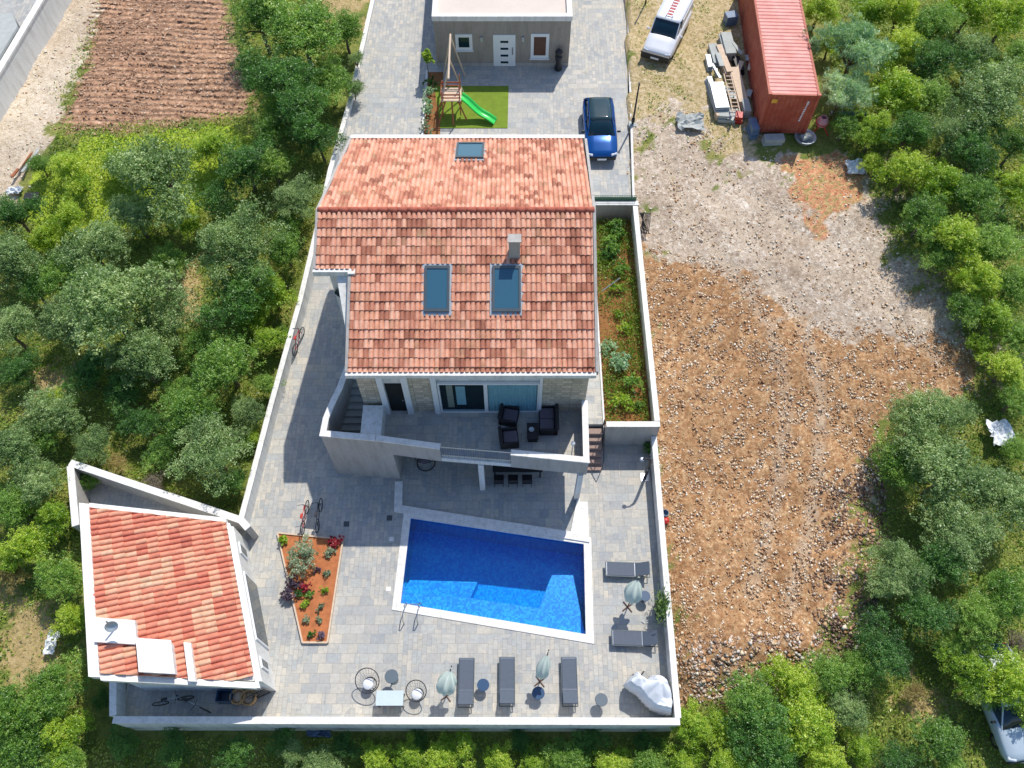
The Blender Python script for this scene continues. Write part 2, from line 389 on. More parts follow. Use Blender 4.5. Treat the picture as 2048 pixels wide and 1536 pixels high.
    def build(s, name, mat, parent=None, smooth=False, bevel=0, label=None, fix=True):
        me = bpy.data.meshes.new(name); me.from_pydata(s.v, [], s.f)
        if fix or bevel:
            bm = bmesh.new(); bm.from_mesh(me)
            if bevel: bmesh.ops.bevel(bm, geom=bm.edges[:], offset=bevel, segments=1, affect='EDGES')
            bmesh.ops.recalc_face_normals(bm, faces=bm.faces); bm.to_mesh(me); bm.free()
        me.materials.append(M[mat] if isinstance(mat, str) else mat)
        if smooth: me.polygons.foreach_set('use_smooth', [True] * len(me.polygons))
        o = bpy.data.objects.new(name, me); link(o, parent)
        if label: o['label'] = label
        return o

def npmesh(name, v, f, mat, tone=None, parent=None, nv=4, smooth=False):
    me = bpy.data.meshes.new(name); nf = len(f)
    me.vertices.add(len(v)); me.vertices.foreach_set('co', np.asarray(v, np.float32).ravel())
    me.loops.add(nf * nv); me.loops.foreach_set('vertex_index', np.asarray(f, np.int32).ravel())
    me.polygons.add(nf); me.polygons.foreach_set('loop_start', np.arange(nf, dtype=np.int32) * nv)
    me.polygons.foreach_set('loop_total', np.full(nf, nv, np.int32)) if hasattr(me.polygons[0], 'loop_total') else None
    me.update(calc_edges=True)
    if tone is not None:
        a = me.attributes.new('tone', 'FLOAT', 'FACE'); a.data.foreach_set('value', np.asarray(tone, np.float32))
    if smooth: me.polygons.foreach_set('use_smooth', np.ones(nf, bool))
    me.materials.append(M[mat] if isinstance(mat, str) else mat)
    if parent == 'mesh': return me
    return link(bpy.data.objects.new(name, me), parent)

def leaves(cent, size, tone, aspect=.5, upright=0.0, g=rng):
    """diamond leaves at the centres; returns v,f"""
    n = len(cent); up = g.normal(size=(n, 3)); up[:, 2] += 1.3 * (1 - upright); a = g.normal(size=(n, 3)); a[:, 2] += upright * 1.5
    a -= up * (np.sum(a * up, 1) / np.sum(up * up, 1))[:, None] * (1 - min(1, upright)); a /= np.linalg.norm(a, axis=1)[:, None]
    b = np.cross(a, up); b /= np.linalg.norm(b, axis=1)[:, None]
    s = (size * g.uniform(.6, 1.3, n))[:, None]
    v = np.stack([cent - a * s, cent + b * s * aspect, cent + a * s, cent - b * s * aspect], 1).reshape(-1, 3)
    return v, np.arange(n * 4).reshape(-1, 4)

def crown_pts(n, g, lobes=16, flat=.75, spread=.62, lr=(.26, .46)):
    """leaf positions in a unit crown: boughs of unequal size, each made of small sprays, with gaps between them"""
    lobes = int(lobes * 1.5); th = g.uniform(0, 2 * np.pi, lobes); ph = np.arccos(g.uniform(-.25, 1, lobes)); rr = spread * g.uniform(.3, 1.3, lobes)
    az_ = 1 + .22 * np.sin(2 * th + g.uniform(0, 6)) + .14 * np.sin(3 * th + g.uniform(0, 6))
    L = np.stack([rr * az_ * np.sin(ph) * np.cos(th), rr * az_ * np.sin(ph) * np.sin(th), rr * np.cos(ph) * flat], 1)
    lrs = g.uniform(lr[0] * .6, lr[1] * .9, lobes) * g.choice([.65, 1, 1.1], lobes)
    ns = max(40, n // 22); k = g.choice(lobes, ns, p=lrs ** 2 / np.sum(lrs ** 2)); d = g.normal(size=(ns, 3)); d /= np.linalg.norm(d, axis=1)[:, None]
    d[:, 2] = np.abs(d[:, 2]) * np.where(g.random(ns) < .8, 1, -1)
    S = L[k] + d * (lrs[k] * np.clip(g.normal(.85, .25, ns), .1, 1.6))[:, None] * np.array([1, 1, .85])
    j = g.integers(0, ns, n); w_ = g.uniform(.02, .062, ns)
    p = S[j] + g.normal(size=(n, 3)) * w_[j][:, None] * np.array([1, 1, .7])
    tone = np.clip(.47 + g.normal(0, .13, n) + (g.random(lobes) - .5)[k][j] * .36 + (g.random(ns) - .5)[j] * .34, 0, 1)
    return p, tone, L, lrs

# ------------------------------------------------------------------ ground sheet
def poly_d(poly, x, y):
    """signed distance to polygon, inside positive"""
    P = np.array([(p[0], p[1]) for p in poly]); d = np.full(x.shape, 1e9); ins = np.zeros(x.shape, bool)
    for i in range(len(P)):
        a, b = P[i], P[(i + 1) % len(P)]; e = b - a
        t = np.clip(((x - a[0]) * e[0] + (y - a[1]) * e[1]) / (e @ e + 1e-9), 0, 1)
        d = np.minimum(d, np.hypot(x - a[0] - t * e[0], y - a[1] - t * e[1]))
        c = ((a[1] > y) != (b[1] > y)) & (x < (b[0] - a[0]) * (y - a[1]) / (b[1] - a[1] + 1e-12) + a[0]); ins ^= c
    return np.where(ins, d, -d)
def gp(pts): return [atg(*p) for p in pts]
ZONES = {
 'w_plough': (gp([(205, -60), (450, -60), (455, 40), (470, 120), (520, 190), (470, 235), (330, 252), (150, 262), (130, 245), (170, 150)]), .5),
 'w_chalk': (gp([(105, -60), (215, -60), (190, 40), (150, 150), (130, 190), (105, 250), (80, 300), (50, 350), (30, 420), (-80, 520), (-120, 300), (0, 190), (60, 60)]), .5),
 'w_soil': (gp([(1270, 480), (1330, 520), (1480, 560), (1560, 610), (1610, 660), (1760, 670), (1960, 690), (1960, 780), (1820, 800), (1740, 900), (1690, 1050), (1700, 1180), (1640, 1250), (1560, 1340), (1500, 1385), (1430, 1395), (1360, 1400), (1340, 1200), (1310, 900), (1295, 700)]), .8),
 'w_gravel': (gp([(1262, 430), (1262, 340), (1300, 230), (1400, 220), (1450, 330), (1560, 320), (1740, 330), (1790, 480), (1900, 600), (1975, 720), (1900, 790), (1780, 800), (1720, 760), (1700, 900), (1690, 980), (1600, 980), (1590, 850), (1560, 740), (1480, 670), (1400, 590), (1330, 570), (1265, 510)]), 1.7),
 'w_straw': (gp([(1256, 400), (1250, -60), (1530, -60), (1520, 160), (1530, 320), (1440, 320), (1380, 240), (1290, 260)]), .6),
 'w_red': (gp([(1570, 330), (1640, 300), (1720, 330), (1720, 400), (1640, 470), (1600, 400)]), .6),
 'w_verge': (gp([(60, 360), (180, 270), (480, 245), (520, 300), (430, 400), (260, 470), (120, 500), (60, 420)]), .8),
 'w_dry': (gp([(290, 520), (400, 520), (400, 640), (300, 620)]), .7),
}
ZONES2 = {'w_dry': [gp([(60, 740), (150, 740), (120, 830), (60, 830)]), gp([(0, 1180), (110, 1220), (120, 1320), (60, 1400), (0, 1420)]),
                    gp([(640, -60), (740, -60), (725, 60), (650, 60)]), gp([(1830, 1350), (1880, 1380), (1860, 1450), (1800, 1440)])]}
LEFTW = [(482, 1037, 1.0), (540, 815, 1.0), (600, 600, 1.4), (640, 430, 1.9), (660, 340, 2.3), (700, 200, 2.15), (745, 0, 2.1)]
LW = [at(*p) for p in LEFTW]; d_ = (LW[-1] - LW[-2]).normalized(); LW.append(LW[-1] + d_ * 16); LW[-1].z = 2.1
DR = [at(1262, 396, 1.9), at(1252, 0, 1.9)]; DR.append(DR[1] + (DR[1] - DR[0]).normalized() * 16)
PROP = [(-15.7, 4.55), (6.5, 4.55), (6.55, 29.8), (DR[0].x - .1, 30), (DR[2].x - .1, DR[2].y)] + [(p.x + .12, p.y) for p in LW[::-1]] + [(-11.6, 12.3), (-19.7, 15.0), (-17.4, 12.3), (-15.3, 5.6)]
BK = [atg(*p) for p in ((1380, 1330), (1450, 1305), (1520, 1295), (1600, 1290), (1670, 1240), (1690, 1150), (1715, 1060), (1730, 980))]
def bank_h(x, y): return np.max([.42 * np.exp(-((x - b_.x) ** 2 + (y - b_.y) ** 2) / 1.1) for b_ in BK], 0)
def N1(n, x):
    m_ = N(n, 'ShaderNodeMath', operation='MULTIPLY_ADD', _1=.75, _2=.1); n.links.new(x, m_.inputs[0]); m_.use_clamp = True; return m_.outputs[0]
def make_ground():
    fx = np.arange(-36, 36.01, .25); fy = np.arange(-4, 58.01, .25)
    ex = np.array([-600, -400, -250, -150, -100, -70, -50, -42]); xs = np.concatenate([ex, fx, -ex[::-1]])
    ys = np.concatenate([[-400, -200, -100, -60, -35, -20, -10], fy, [62, 70, 85, 110, 150, 220, 330, 500, 700]])
    X, Y = np.meshgrid(xs, ys); x = X.ravel(); y = Y.ravel()
    nz = .35 * (np.sin(x * 2.1 + 1.3 * np.sin(y * 1.7)) + np.sin(y * 2.7 + 1.1 * np.sin(x * 2.3))) + .25 * rng.normal(size=x.shape)
    z = ground(x, y) + .03 * rng.normal(size=x.shape) * (np.abs(x) < 40)
    W = {}
    for k, (pl, bl) in ZONES.items():
        d = poly_d(pl, x, y)
        for p2 in ZONES2.get(k, []): d = np.maximum(d, poly_d(p2, x, y))
        W[k] = sm(-bl, bl, d + nz * bl * 1.2)
    tk = np.zeros(x.shape); line = gp([(1345, 230), (1380, 380), (1470, 500), (1570, 640), (1610, 800), (1590, 1000), (1540, 1200)]); l2 = gp([(1420, 360), (1560, 480), (1740, 560), (1900, 700)])
    for ln in (line, l2):
        for off in (-.85, .85):
            for p_, q_ in zip(ln[:-1], ln[1:]):
                e_ = Vector((q_.x - p_.x, q_.y - p_.y)); L_ = e_.length; e_ /= L_; nx_, ny_ = -e_.y * off, e_.x * off
                t_ = np.clip(((x - p_.x - nx_) * e_.x + (y - p_.y - ny_) * e_.y), 0, L_); dd_ = np.hypot(x - p_.x - nx_ - e_.x * t_, y - p_.y - ny_ - e_.y * t_); tk = np.maximum(tk, 1 - sm(.12, .42, dd_))
    W['w_track'] = tk; z -= tk * .05
    # furrows run left to right
    z += W['w_plough'] * .05 * np.sin(y * 11 + .6 * np.sin(x * .5)) + W['w_plough'] * .03 * rng.normal(size=x.shape)
    z += W['w_soil'] * .05 * rng.normal(size=x.shape) * np.clip(x - 7.5, 0, 1)
    z += bank_h(x, y)
    ins = poly_d(PROP, x, y)
    low = np.where((y > 17) & (x > 4), 0.6 + 0 * y, pave(y)) - .45
    low = np.where((x > -5.6) & (x < 4.4) & (y > 6.8) & (y < 14.2), -2.6, low)
    z = np.where(ins > 0.0, low, z)
    ny, nx = X.shape; i = np.arange(nx * ny).reshape(ny, nx)
    f = np.stack([i[:-1, :-1].ravel(), i[:-1, 1:].ravel(), i[1:, 1:].ravel(), i[1:, :-1].ravel()], 1)
    m, n, b = newmat('ground'); co = coord(n)
    edge = noise(n, co, 1.3, 7, .7); n1 = noise(n, co, .6, 6, .65); n2 = noise(n, co, 4.5, 8, .75); n3 = noise(n, co, 14, 5, .7)
    col = ramp(n, [(.3, lin(84, 112, 36)), (.48, lin(122, 146, 52)), (.64, lin(160, 160, 84)), (.8, lin(190, 172, 124))], n1).outputs[0]
    col = mixc(n, .45, col, ramp(n, [(.35, lin(54, 62, 28)), (.6, lin(150, 144, 84))], n2).outputs[0])
    defs = [('w_verge', [(.3, lin(124, 160, 30)), (.55, lin(176, 198, 60)), (.75, lin(208, 204, 116))], n2),
            ('w_dry', [(.3, lin(132, 122, 74)), (.5, lin(186, 164, 112)), (.7, lin(208, 186, 144))], n2),
            ('w_straw', [(.30, lin(118, 124, 66)), (.44, lin(176, 158, 112)), (.55, lin(206, 186, 146)), (.72, lin(226, 214, 192))], n2),
            ('w_plough', [(.3, lin(140, 104, 80)), (.5, lin(184, 144, 114)), (.72, lin(216, 186, 158))], n2),
            ('w_chalk', [(.3, lin(178, 160, 132)), (.5, lin(216, 202, 178)), (.7, lin(232, 222, 204))], n2),
            ('w_gravel', [(.30, lin(164, 148, 130)), (.44, lin(200, 184, 162)), (.62, lin(218, 206, 188)), (.75, lin(194, 148, 112))], n2),
            ('w_soil', [(.3, lin(146, 104, 66)), (.47, lin(182, 139, 96)), (.6, lin(204, 171, 128)), (.75, lin(225, 208, 178))], n2),
            ('w_red', [(.36, lin(140, 150, 72)), (.47, lin(206, 170, 124)), (.60, lin(214, 134, 98)), (.8, lin(224, 200, 172))], n2)]
    wa = N(n, 'ShaderNodeVectorMath', operation='MULTIPLY_ADD'); wn_ = N(n, 'ShaderNodeTexNoise'); wn_.inputs['Scale'].default_value = 5; n.links.new(co, wn_.inputs[0]); n.links.new(wn_.outputs[1], wa.inputs[0]); wa.inputs[1].default_value = (.35, .35, .35); n.links.new(co, wa.inputs[2]); warp = wa.outputs[0]
    for nm, st, src in defs:
        a = N(n, "ShaderNodeAttribute", attribute_name=nm)
        c2 = ramp(n, st, src).outputs[0]
        if nm in ('w_soil', 'w_gravel', 'w_chalk'):
            big = ramp(n, [(.35, (.84, .80, .78, 1)), (.62, (1.08, 1.08, 1.1, 1))], noise(n, co, .35, 5, .6)).outputs[0]
            c2 = mixc(n, 1.0, c2, big, 'MULTIPLY')
        if nm in ('w_soil', 'w_gravel', 'w_chalk', 'w_plough', 'w_red'):
            for sc_, amt in ((5.5, .8), (11, .6)):
                vv = N(n, "ShaderNodeTexVoronoi"); vv.inputs['Scale'].default_value = sc_; n.links.new(warp, vv.inputs[0])
                sp = ramp(n, [(0, (.52, .48, .45, 1)), (.35, (.9, .88, .86, 1)), (.62, (1.0, 1.0, 1.0, 1)), (.86, (1.25, 1.3, 1.36, 1)), (1, (1.55, 1.75, 2.0, 1))], vv.outputs['Color']).outputs[0]
                c2 = mixc(n, amt if nm != 'w_chalk' else amt * .3, c2, mixc(n, 1.0, c2, sp, 'MULTIPLY'))
        ed = N(n, 'ShaderNodeMath', operation='MULTIPLY_ADD', _1=1.1); n.links.new(edge, ed.inputs[0]); n.links.new(a.outputs['Fac'], ed.inputs[2])
        col = mixc(n, ramp(n, [(.74, (0, 0, 0, 1)), (1.0, (1, 1, 1, 1))], N1(n, ed.outputs[0])).outputs[0], col, c2)
    a = N(n, "ShaderNodeAttribute", attribute_name='w_track'); tm_ = N(n, 'ShaderNodeMath', operation='MULTIPLY'); n.links.new(a.outputs['Fac'], tm_.inputs[0]); n.links.new(ramp(n, [(.35, (.1, .1, .1, 1)), (.6, (.8, .8, .8, 1))], edge).outputs[0], tm_.inputs[1])
    col = mixc(n, tm_.outputs[0], col, lin(206, 188, 164))
    g3 = ramp(n, [(.3, (.72, .70, .68, 1)), (.7, (1.18, 1.16, 1.14, 1))], n3).outputs[0]
    col = mixc(n, 1.0, col, g3, 'MULTIPLY')
    n.links.new(col, b.inputs['Base Color']); b.inputs['Roughness'].default_value = .95
    sx = N(n, 'ShaderNodeSeparateXYZ'); n.links.new(co, sx.inputs[0])
    fa = N(n, 'ShaderNodeMath', operation='MULTIPLY_ADD', _1=.05); n.links.new(sx.outputs[0], fa.inputs[0]); n.links.new(sx.outputs[1], fa.inputs[2])
    fn = N(n, 'ShaderNodeMath', operation='MULTIPLY_ADD', _1=.35); n.links.new(noise(n, co, .8, 3), fn.inputs[0]); n.links.new(fa.outputs[0], fn.inputs[2])
    fs_ = N(n, 'ShaderNodeMath', operation='MULTIPLY', _1=2 * math.pi / .46); n.links.new(fn.outputs[0], fs_.inputs[0])
    si = N(n, 'ShaderNodeMath', operation='SINE'); n.links.new(fs_.outputs[0], si.inputs[0])
    wp = N(n, 'ShaderNodeAttribute', attribute_name='w_plough'); pm = N(n, 'ShaderNodeMath', operation='MULTIPLY'); n.links.new(si.outputs[0], pm.inputs[0]); n.links.new(wp.outputs['Fac'], pm.inputs[1])
    hh = N(n, 'ShaderNodeMath', operation='MULTIPLY_ADD', _1=.45); n.links.new(pm.outputs[0], hh.inputs[0]); n.links.new(n2, hh.inputs[2])
    bump(n, b, hh.outputs[0], .9, .12)
    o = npmesh('ground', np.stack([x, y, z], 1), f, m, smooth=True)
    for k, v in W.items():
        a = o.data.attributes.new(k, 'FLOAT', 'POINT'); a.data.foreach_set('value', v.astype(np.float32))
    tag(o, kind='structure')
make_ground()

def scatter_in(polys, n, jit=0, g=rng):
    out = []
    for pl in polys:
        P = np.array([(p[0], p[1]) for p in pl]); lo, hi = P.min(0), P.max(0); ar = []
        tot = 0
        while tot < n:
            q = g.uniform(lo, hi, (n * 2, 2)); d = poly_d(pl, q[:, 0], q[:, 1]); q = q[d > -jit * g.random(len(q))]; ar.append(q); tot += len(q)
        out.append(np.concatenate(ar)[:n])
    return np.concatenate(out)
def rocks(name, q, size, mat, kind_label, zf=lambda x, y: ground(x, y) + bank_h(x, y), tonesh=0.0, flat=.42, g=rng):
    n = len(q); s = size[0] + (size[1] - size[0]) * g.random(n) ** 4
    base = np.array([(1, 0, 0), (0, 1, 0), (-1, 0, 0), (0, -1, 0), (0, 0, 1), (0, 0, -1), (.7, .7, .5), (-.7, .7, .4), (-.7, -.7, .5), (.7, -.7, .35)], float)
    faces = np.array([(0, 6, 4), (6, 1, 4), (1, 7, 4), (7, 2, 4), (2, 8, 4), (8, 3, 4), (3, 9, 4), (9, 0, 4), (6, 0, 5), (1, 6, 5), (7, 1, 5), (2, 7, 5), (8, 2, 5), (3, 8, 5), (9, 3, 5), (0, 9, 5)])
    a = g.uniform(0, 6.28, n); ca, sa = np.cos(a), np.sin(a)
    v = base[None] * (1 + g.normal(0, .22, (n, 10, 1))) * s[:, None, None] * np.array([1, 1, flat])
    vx = v[..., 0] * ca[:, None] - v[..., 1] * sa[:, None] * g.uniform(.5, 1, (n, 1)); vy = v[..., 0] * sa[:, None] + v[..., 1] * ca[:, None]
    z = zf(q[:, 0], q[:, 1]) + s * .04
    V = np.stack([vx + q[:, 0:1], vy + q[:, 1:2], v[..., 2] + z[:, None]], 2).reshape(-1, 3)
    F = (faces[None] + (np.arange(n) * 10)[:, None, None]).reshape(-1, 3)
    t = np.repeat(np.clip(g.beta(1.6, 1.5, n) + tonesh, 0, 1), 16)
    o = npmesh(name, V, F, mat, t, nv=3); return tag(o, kind='stuff')
def clump(q, k, f=1.0):
    d = .5 + .5 * np.sin(q[:, 0] * 1.3 * f + 1.8 * np.sin(q[:, 1] * .9 * f)) * np.sin(q[:, 1] * 1.1 * f + 1.5 * np.sin(q[:, 0] * .7 * f + 1)); d2 = .5 + .5 * np.sin(q[:, 0] * 4.1 + 2 * np.sin(q[:, 1] * 2.3)) * np.sin(q[:, 1] * 3.7)
    return q[rng.random(len(q)) < (.12 + .88 * d * d2) * k]
rocks('rubble', clump(scatter_in([ZONES['w_soil'][0]], 170000, .8), 1.0), (.010, .072), 'rubble', '', tonesh=.1)
rocks('gravel', clump(scatter_in([ZONES['w_gravel'][0]], 42000, .8), .8), (.01, .075), 'rubble', '', tonesh=.25)
cq = scatter_in([ZONES['w_plough'][0]], 15000, .6); cq[:, 1] = np.where(rng.random(len(cq)) < .8, np.round((cq[:, 1] + .12 * np.sin(cq[:, 0] * .6) + .05 * cq[:, 0]) / .46) * .46 - .12 * np.sin(cq[:, 0] * .6) - .05 * cq[:, 0] + rng.normal(0, .05, len(cq)), cq[:, 1])
rocks('soil_clods', cq, (.02, .10), 'clods', '')
rocks('chalk_stones', scatter_in([ZONES['w_chalk'][0]], 1500, .6), (.02, .1), 'rubble', '', tonesh=.35)
bank = gp([(1350, 1330), (1500, 1270), (1640, 1260), (1700, 1020), (1750, 960), (1740, 1060), (1700, 1280), (1560, 1370), (1430, 1400), (1360, 1400)])
rocks('bank_stones', scatter_in([bank], 1300, .5), (.03, .13), 'rubble', '', tonesh=0)
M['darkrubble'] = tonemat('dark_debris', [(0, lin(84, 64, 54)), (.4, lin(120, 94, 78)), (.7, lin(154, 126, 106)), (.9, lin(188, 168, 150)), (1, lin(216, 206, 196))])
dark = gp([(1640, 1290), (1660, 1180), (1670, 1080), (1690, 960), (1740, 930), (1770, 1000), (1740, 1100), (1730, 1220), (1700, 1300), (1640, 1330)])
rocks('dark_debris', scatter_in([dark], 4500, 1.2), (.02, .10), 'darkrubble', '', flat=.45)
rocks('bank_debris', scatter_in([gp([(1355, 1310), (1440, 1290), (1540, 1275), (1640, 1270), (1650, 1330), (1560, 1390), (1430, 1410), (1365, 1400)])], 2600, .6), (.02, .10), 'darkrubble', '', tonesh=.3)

# ------------------------------------------------------------------ paving
PW = [at(822, 1038, -.12), at(1167, 1090, -.12), at(1171, 1270, -.12), at(802, 1208, -.12)]   # water corners TL TR BR TL
PW = [(p.x, p.y) for p in PW]
def offset_poly(P, d):
    n = len(P); c = Vector((sum(p[0] for p in P) / n, sum(p[1] for p in P) / n)); out = []
    for i in range(n):
        a, b, e = Vector(P[i - 1]), Vector(P[i]), Vector(P[(i + 1) % n])
        def nrm(u, v):
            t = (v - u).normalized(); q = Vector((-t.y, t.x))
            return q if q.dot((u + v) / 2 - c) > 0 else -q
        n1, n2 = nrm(a, b), nrm(b, e); m = (n1 + n2); out.append(tuple(b + m * (d / (1 + n1.dot(n2)))))
    return out
PC = offset_poly(PW, .34)      # coping outer line
PH = offset_poly(PW, .06)      # hole
m = MB()
def flat(m, poly, z): m.add([(p[0], p[1], z if not callable(z) else float(z(p[1]))) for p in poly], [tuple(range(len(poly)))])
RX0, RX1, RY0, RY1 = -6.45, 6.5, 4.5, 17.15
oc = [(RX0, RY1), (RX1, RY1), (RX1, RY0), (RX0, RY0)]
for i in range(4): flat(m, [oc[i], oc[(i + 1) % 4], PH[(i + 1) % 4], PH[i]], 0)
flat(m, [(-15.8, RY0), (RX0, RY0), (RX0, RY1), (LW[0].x + (LW[1].x - LW[0].x) * .72, RY1), (LW[0].x, LW[0].y), (-12.6, 12.4), (-16.4, 11.5)], 0)
m.build('terrace_paving', 'paving', fix=False)['kind'] = 'structure'
m = MB()
ys_ = [17.15, 19, 21, 24, 28, 30, 32, 35]
lx = lambda y: float(np.interp(y, [p.y for p in LW], [p.x for p in LW]))
for a, b_ in zip(ys_[:-1], ys_[1:]): m.add([(lx(a), a, pave(a)), (RX0 + (1.5 if a > 29 else 0), a, pave(a)), (RX0 + (1.5 if a > 29 else 0), b_, pave(b_)), (lx(b_), b_, pave(b_))], [(0, 1, 2, 3)])
m.build('side_path', 'paving', fix=False)['kind'] = 'structure'
m = MB()
m.add([(lx(35), 35, 1.8), (DR[0].x + .2, 35, 1.8), (DR[2].x, DR[2].y, 1.9), (lx(DR[2].y), DR[2].y, 1.9)], [(0, 1, 2, 3)])
m.add([(-4.95, 29.4, 1.796), (DR[0].x, 29.9, 1.796), (DR[0].x + .2, 35, 1.8), (-4.95, 35, 1.8)], [(0, 1, 2, 3)])
m.build('driveway', 'paving', fix=False)['kind'] = 'structure'
# side path on the right of the house
m = MB(); m.span(3.3, 4.25, 17.3, 29.7, -.3, 1.35); m.build('garden_path', 'paving')['kind'] = 'structure'
m = MB(); m.span(4.33, 6.5, 17.1, 29.7, -.3, 1.15); m.build('garden_soil', 'gsoil')['kind'] = 'structure'

# ------------------------------------------------------------------ pool
pool = empty('swimming_pool', (-.8, 10.6, 0), 'blue mosaic swimming pool with white coping and underwater steps', 'swimming pool')
m = MB(); zb = -1.75
for i in range(4):
    a, b_ = PH[i], PH[(i + 1) % 4]; m.add([(a[0], a[1], -.02), (b_[0], b_[1], -.02), (b_[0], b_[1], zb), (a[0], a[1], zb)], [(0, 1, 2, 3)])
flat(m, PH, zb)
m.build('basin', 'mosaic', pool)
m = MB()
for i in range(4):
    j = (i + 1) % 4
    m.add([(PC[i][0], PC[i][1], 0), (PC[j][0], PC[j][1], 0), (PC[j][0], PC[j][1], .035), (PC[i][0], PC[i][1], .035),
           (PW[i][0], PW[i][1], -.05), (PW[j][0], PW[j][1], -.05), (PW[j][0], PW[j][1], .035), (PW[i][0], PW[i][1], .035)],
          [(0, 1, 2, 3), (4, 5, 6, 7), (3, 2, 6, 7), (0, 1, 5, 4)])
m.build('coping', 'coping', pool)
def xy(px, py, z): p = at(px, py, z); return (p.x, p.y)
steps = [([xy(800, 1212, -.55), xy(1171, 1274, -.55), xy(1146, 1150, -.55), xy(1104, 1150, -.55), xy(1078, 1217, -.55), xy(940, 1196, -.55), xy(806, 1184, -.55)], -.55),
         ([xy(806, 1184, -.85), xy(940, 1198, -.85), xy(955, 1164, -.85), xy(820, 1160, -.85)], -.85)]
for pl, z in steps: MB().prism(pl, zb + .003, z).build('pool_step', 'mosaic', pool)
MB().prism(PW, zb + .006, -.12).build('water', 'water', pool)
for k, (x, y) in enumerate(((777, 1178), (783, 1078), (652, 1345))):
    p = at(x, y, 0); MB().box((p.x, p.y, .006), (.2, .2, .012)).build('skimmer_lid', 'coping', pool) if k < 2 else None
lad = empty('pool_ladder', at(826, 1228, 0), 'curved steel grab rails of the pool ladder at the near left corner', 'ladder')
for dx in (-14, 14):
    a = at(822 + dx, 1248, 0); b_ = at(822 + dx + 6, 1208, 0)
    d = b_ - a; m = MB(); m.tube([a, a + Vector((0, 0, .45)) + d * .02, a + d * .25 + Vector((0, 0, .75)), a + d * .7 + Vector((0, 0, .72)), a + d * 1.0 + Vector((0, 0, .3)), a + d * 1.08 + Vector((0, 0, -.8))], .024, 8)
    m.build('rail', 'steel', lad, True)
a = at(822 - 14, 1248, 0); d = at(828 - 14, 1208, 0) - a; w_ = at(836, 1248, 0) - a
for z in (-.3, -.6): m = MB(); p = a + d * 1.08; m.tube([p + Vector((0, 0, z)), p + w_ + Vector((0, 0, z))], .03, 6); m.build('step', 'steel', lad)

# ------------------------------------------------------------------ boundary walls
def wall_thing(label, pts, th, z0, z1, cat='wall', mat='white', cap=True, capw=.0):
    c = pts[len(pts) // 2]
    e = empty('boundary_wall', (c[0], c[1], 0), label, cat)
    n = len(pts); z1l = list(z1) if hasattr(z1, '__len__') else [z1] * n
    MB().wallline(pts, th, z0, [z - .05 for z in z1l] if cap else z1l).build('wall', mat, e)
    if cap: MB().wallline(pts, th + .05 + capw, [z - .05 for z in z1l], z1l).build('coping', 'coping', e)
    return e
wall_thing('white wall along the bottom edge of the pool terrace', [(-15.74, 4.46), (6.62, 4.4)], .22, -2.2, 1.0)
wall_thing('white wall between the pool terrace and the stony lot', [(6.56, 4.53), (6.6, 10.3), (6.64, 16.85)], .2, -1.2, 1.0)
wall_thing('long white wall on the scrub side of path and driveway', [(p.x, p.y) for p in LW], .2, -1.5, [p.z for p in LW])
yk = [at(139.6, 925, 1.4), at(482, 1040, 1.4), at(496, 1056, 1.4)]
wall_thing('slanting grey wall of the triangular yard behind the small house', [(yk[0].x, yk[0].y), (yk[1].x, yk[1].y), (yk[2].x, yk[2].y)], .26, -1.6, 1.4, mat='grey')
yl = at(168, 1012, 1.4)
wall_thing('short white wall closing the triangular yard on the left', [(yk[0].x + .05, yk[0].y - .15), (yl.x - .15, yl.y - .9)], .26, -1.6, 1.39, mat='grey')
wall_thing('low white wall at the lower left corner below the small house', [(-16.15, 6.2), (-15.78, 4.62)], .22, -2.2, 1.0)
wall_thing('white wall between the planted strip and the stony lot', [(6.66, 17.15), (6.58, 24), (6.52, 29.72)], .2, -.5, [2.0, 2.2, 2.35])
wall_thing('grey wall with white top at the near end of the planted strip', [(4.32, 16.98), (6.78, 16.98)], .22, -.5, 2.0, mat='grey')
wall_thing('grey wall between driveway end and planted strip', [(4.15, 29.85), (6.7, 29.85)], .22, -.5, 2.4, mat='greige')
wall_thing('thin kerb wall between garden path and planted strip', [(4.29, 17.1), (4.29, 29.7)], .08, -.3, 1.42, cap=False)
wall_thing('low pale kerb wall along the driveway beside the car', [(DR[0].x + .1, 30.05), (DR[1].x + .1, DR[1].y), (DR[2].x + .1, DR[2].y)], .12, .5, 2.0, cap=False)
MB().prism([(-20.1, 15.25), (-18.3, 11.8), (-12.7, 11.8), (-12.61, 12.39), (-12.1, 12.7)], -.6, .0).build('yard_floor', 'paving')['kind'] = 'structure'
# hedge screen above the wall between drive and garden
sc = MB()
for k in range(26): sc.tube([(4.3 + k * .09, 30.02, 1.8), (4.3 + k * .09, 30.02, 2.75)], .012, 4)
sc.tube([(4.28, 30.02, 2.76), (6.6, 30.02, 2.76)], .02, 4)
fe = empty('mesh_fence', (5.4, 30.02, 1.8), 'green mesh fence at the driveway end above the planted strip', 'fence')
gm = plain('green_mesh', lin(96, 134, 108), .7, .1); M['greenmesh'] = gm
sc.build('bars', 'greenmesh', fe); MB().span(4.3, 6.6, 30.06, 30.066, 1.82, 2.62).build('screen', 'greenmesh', fe)

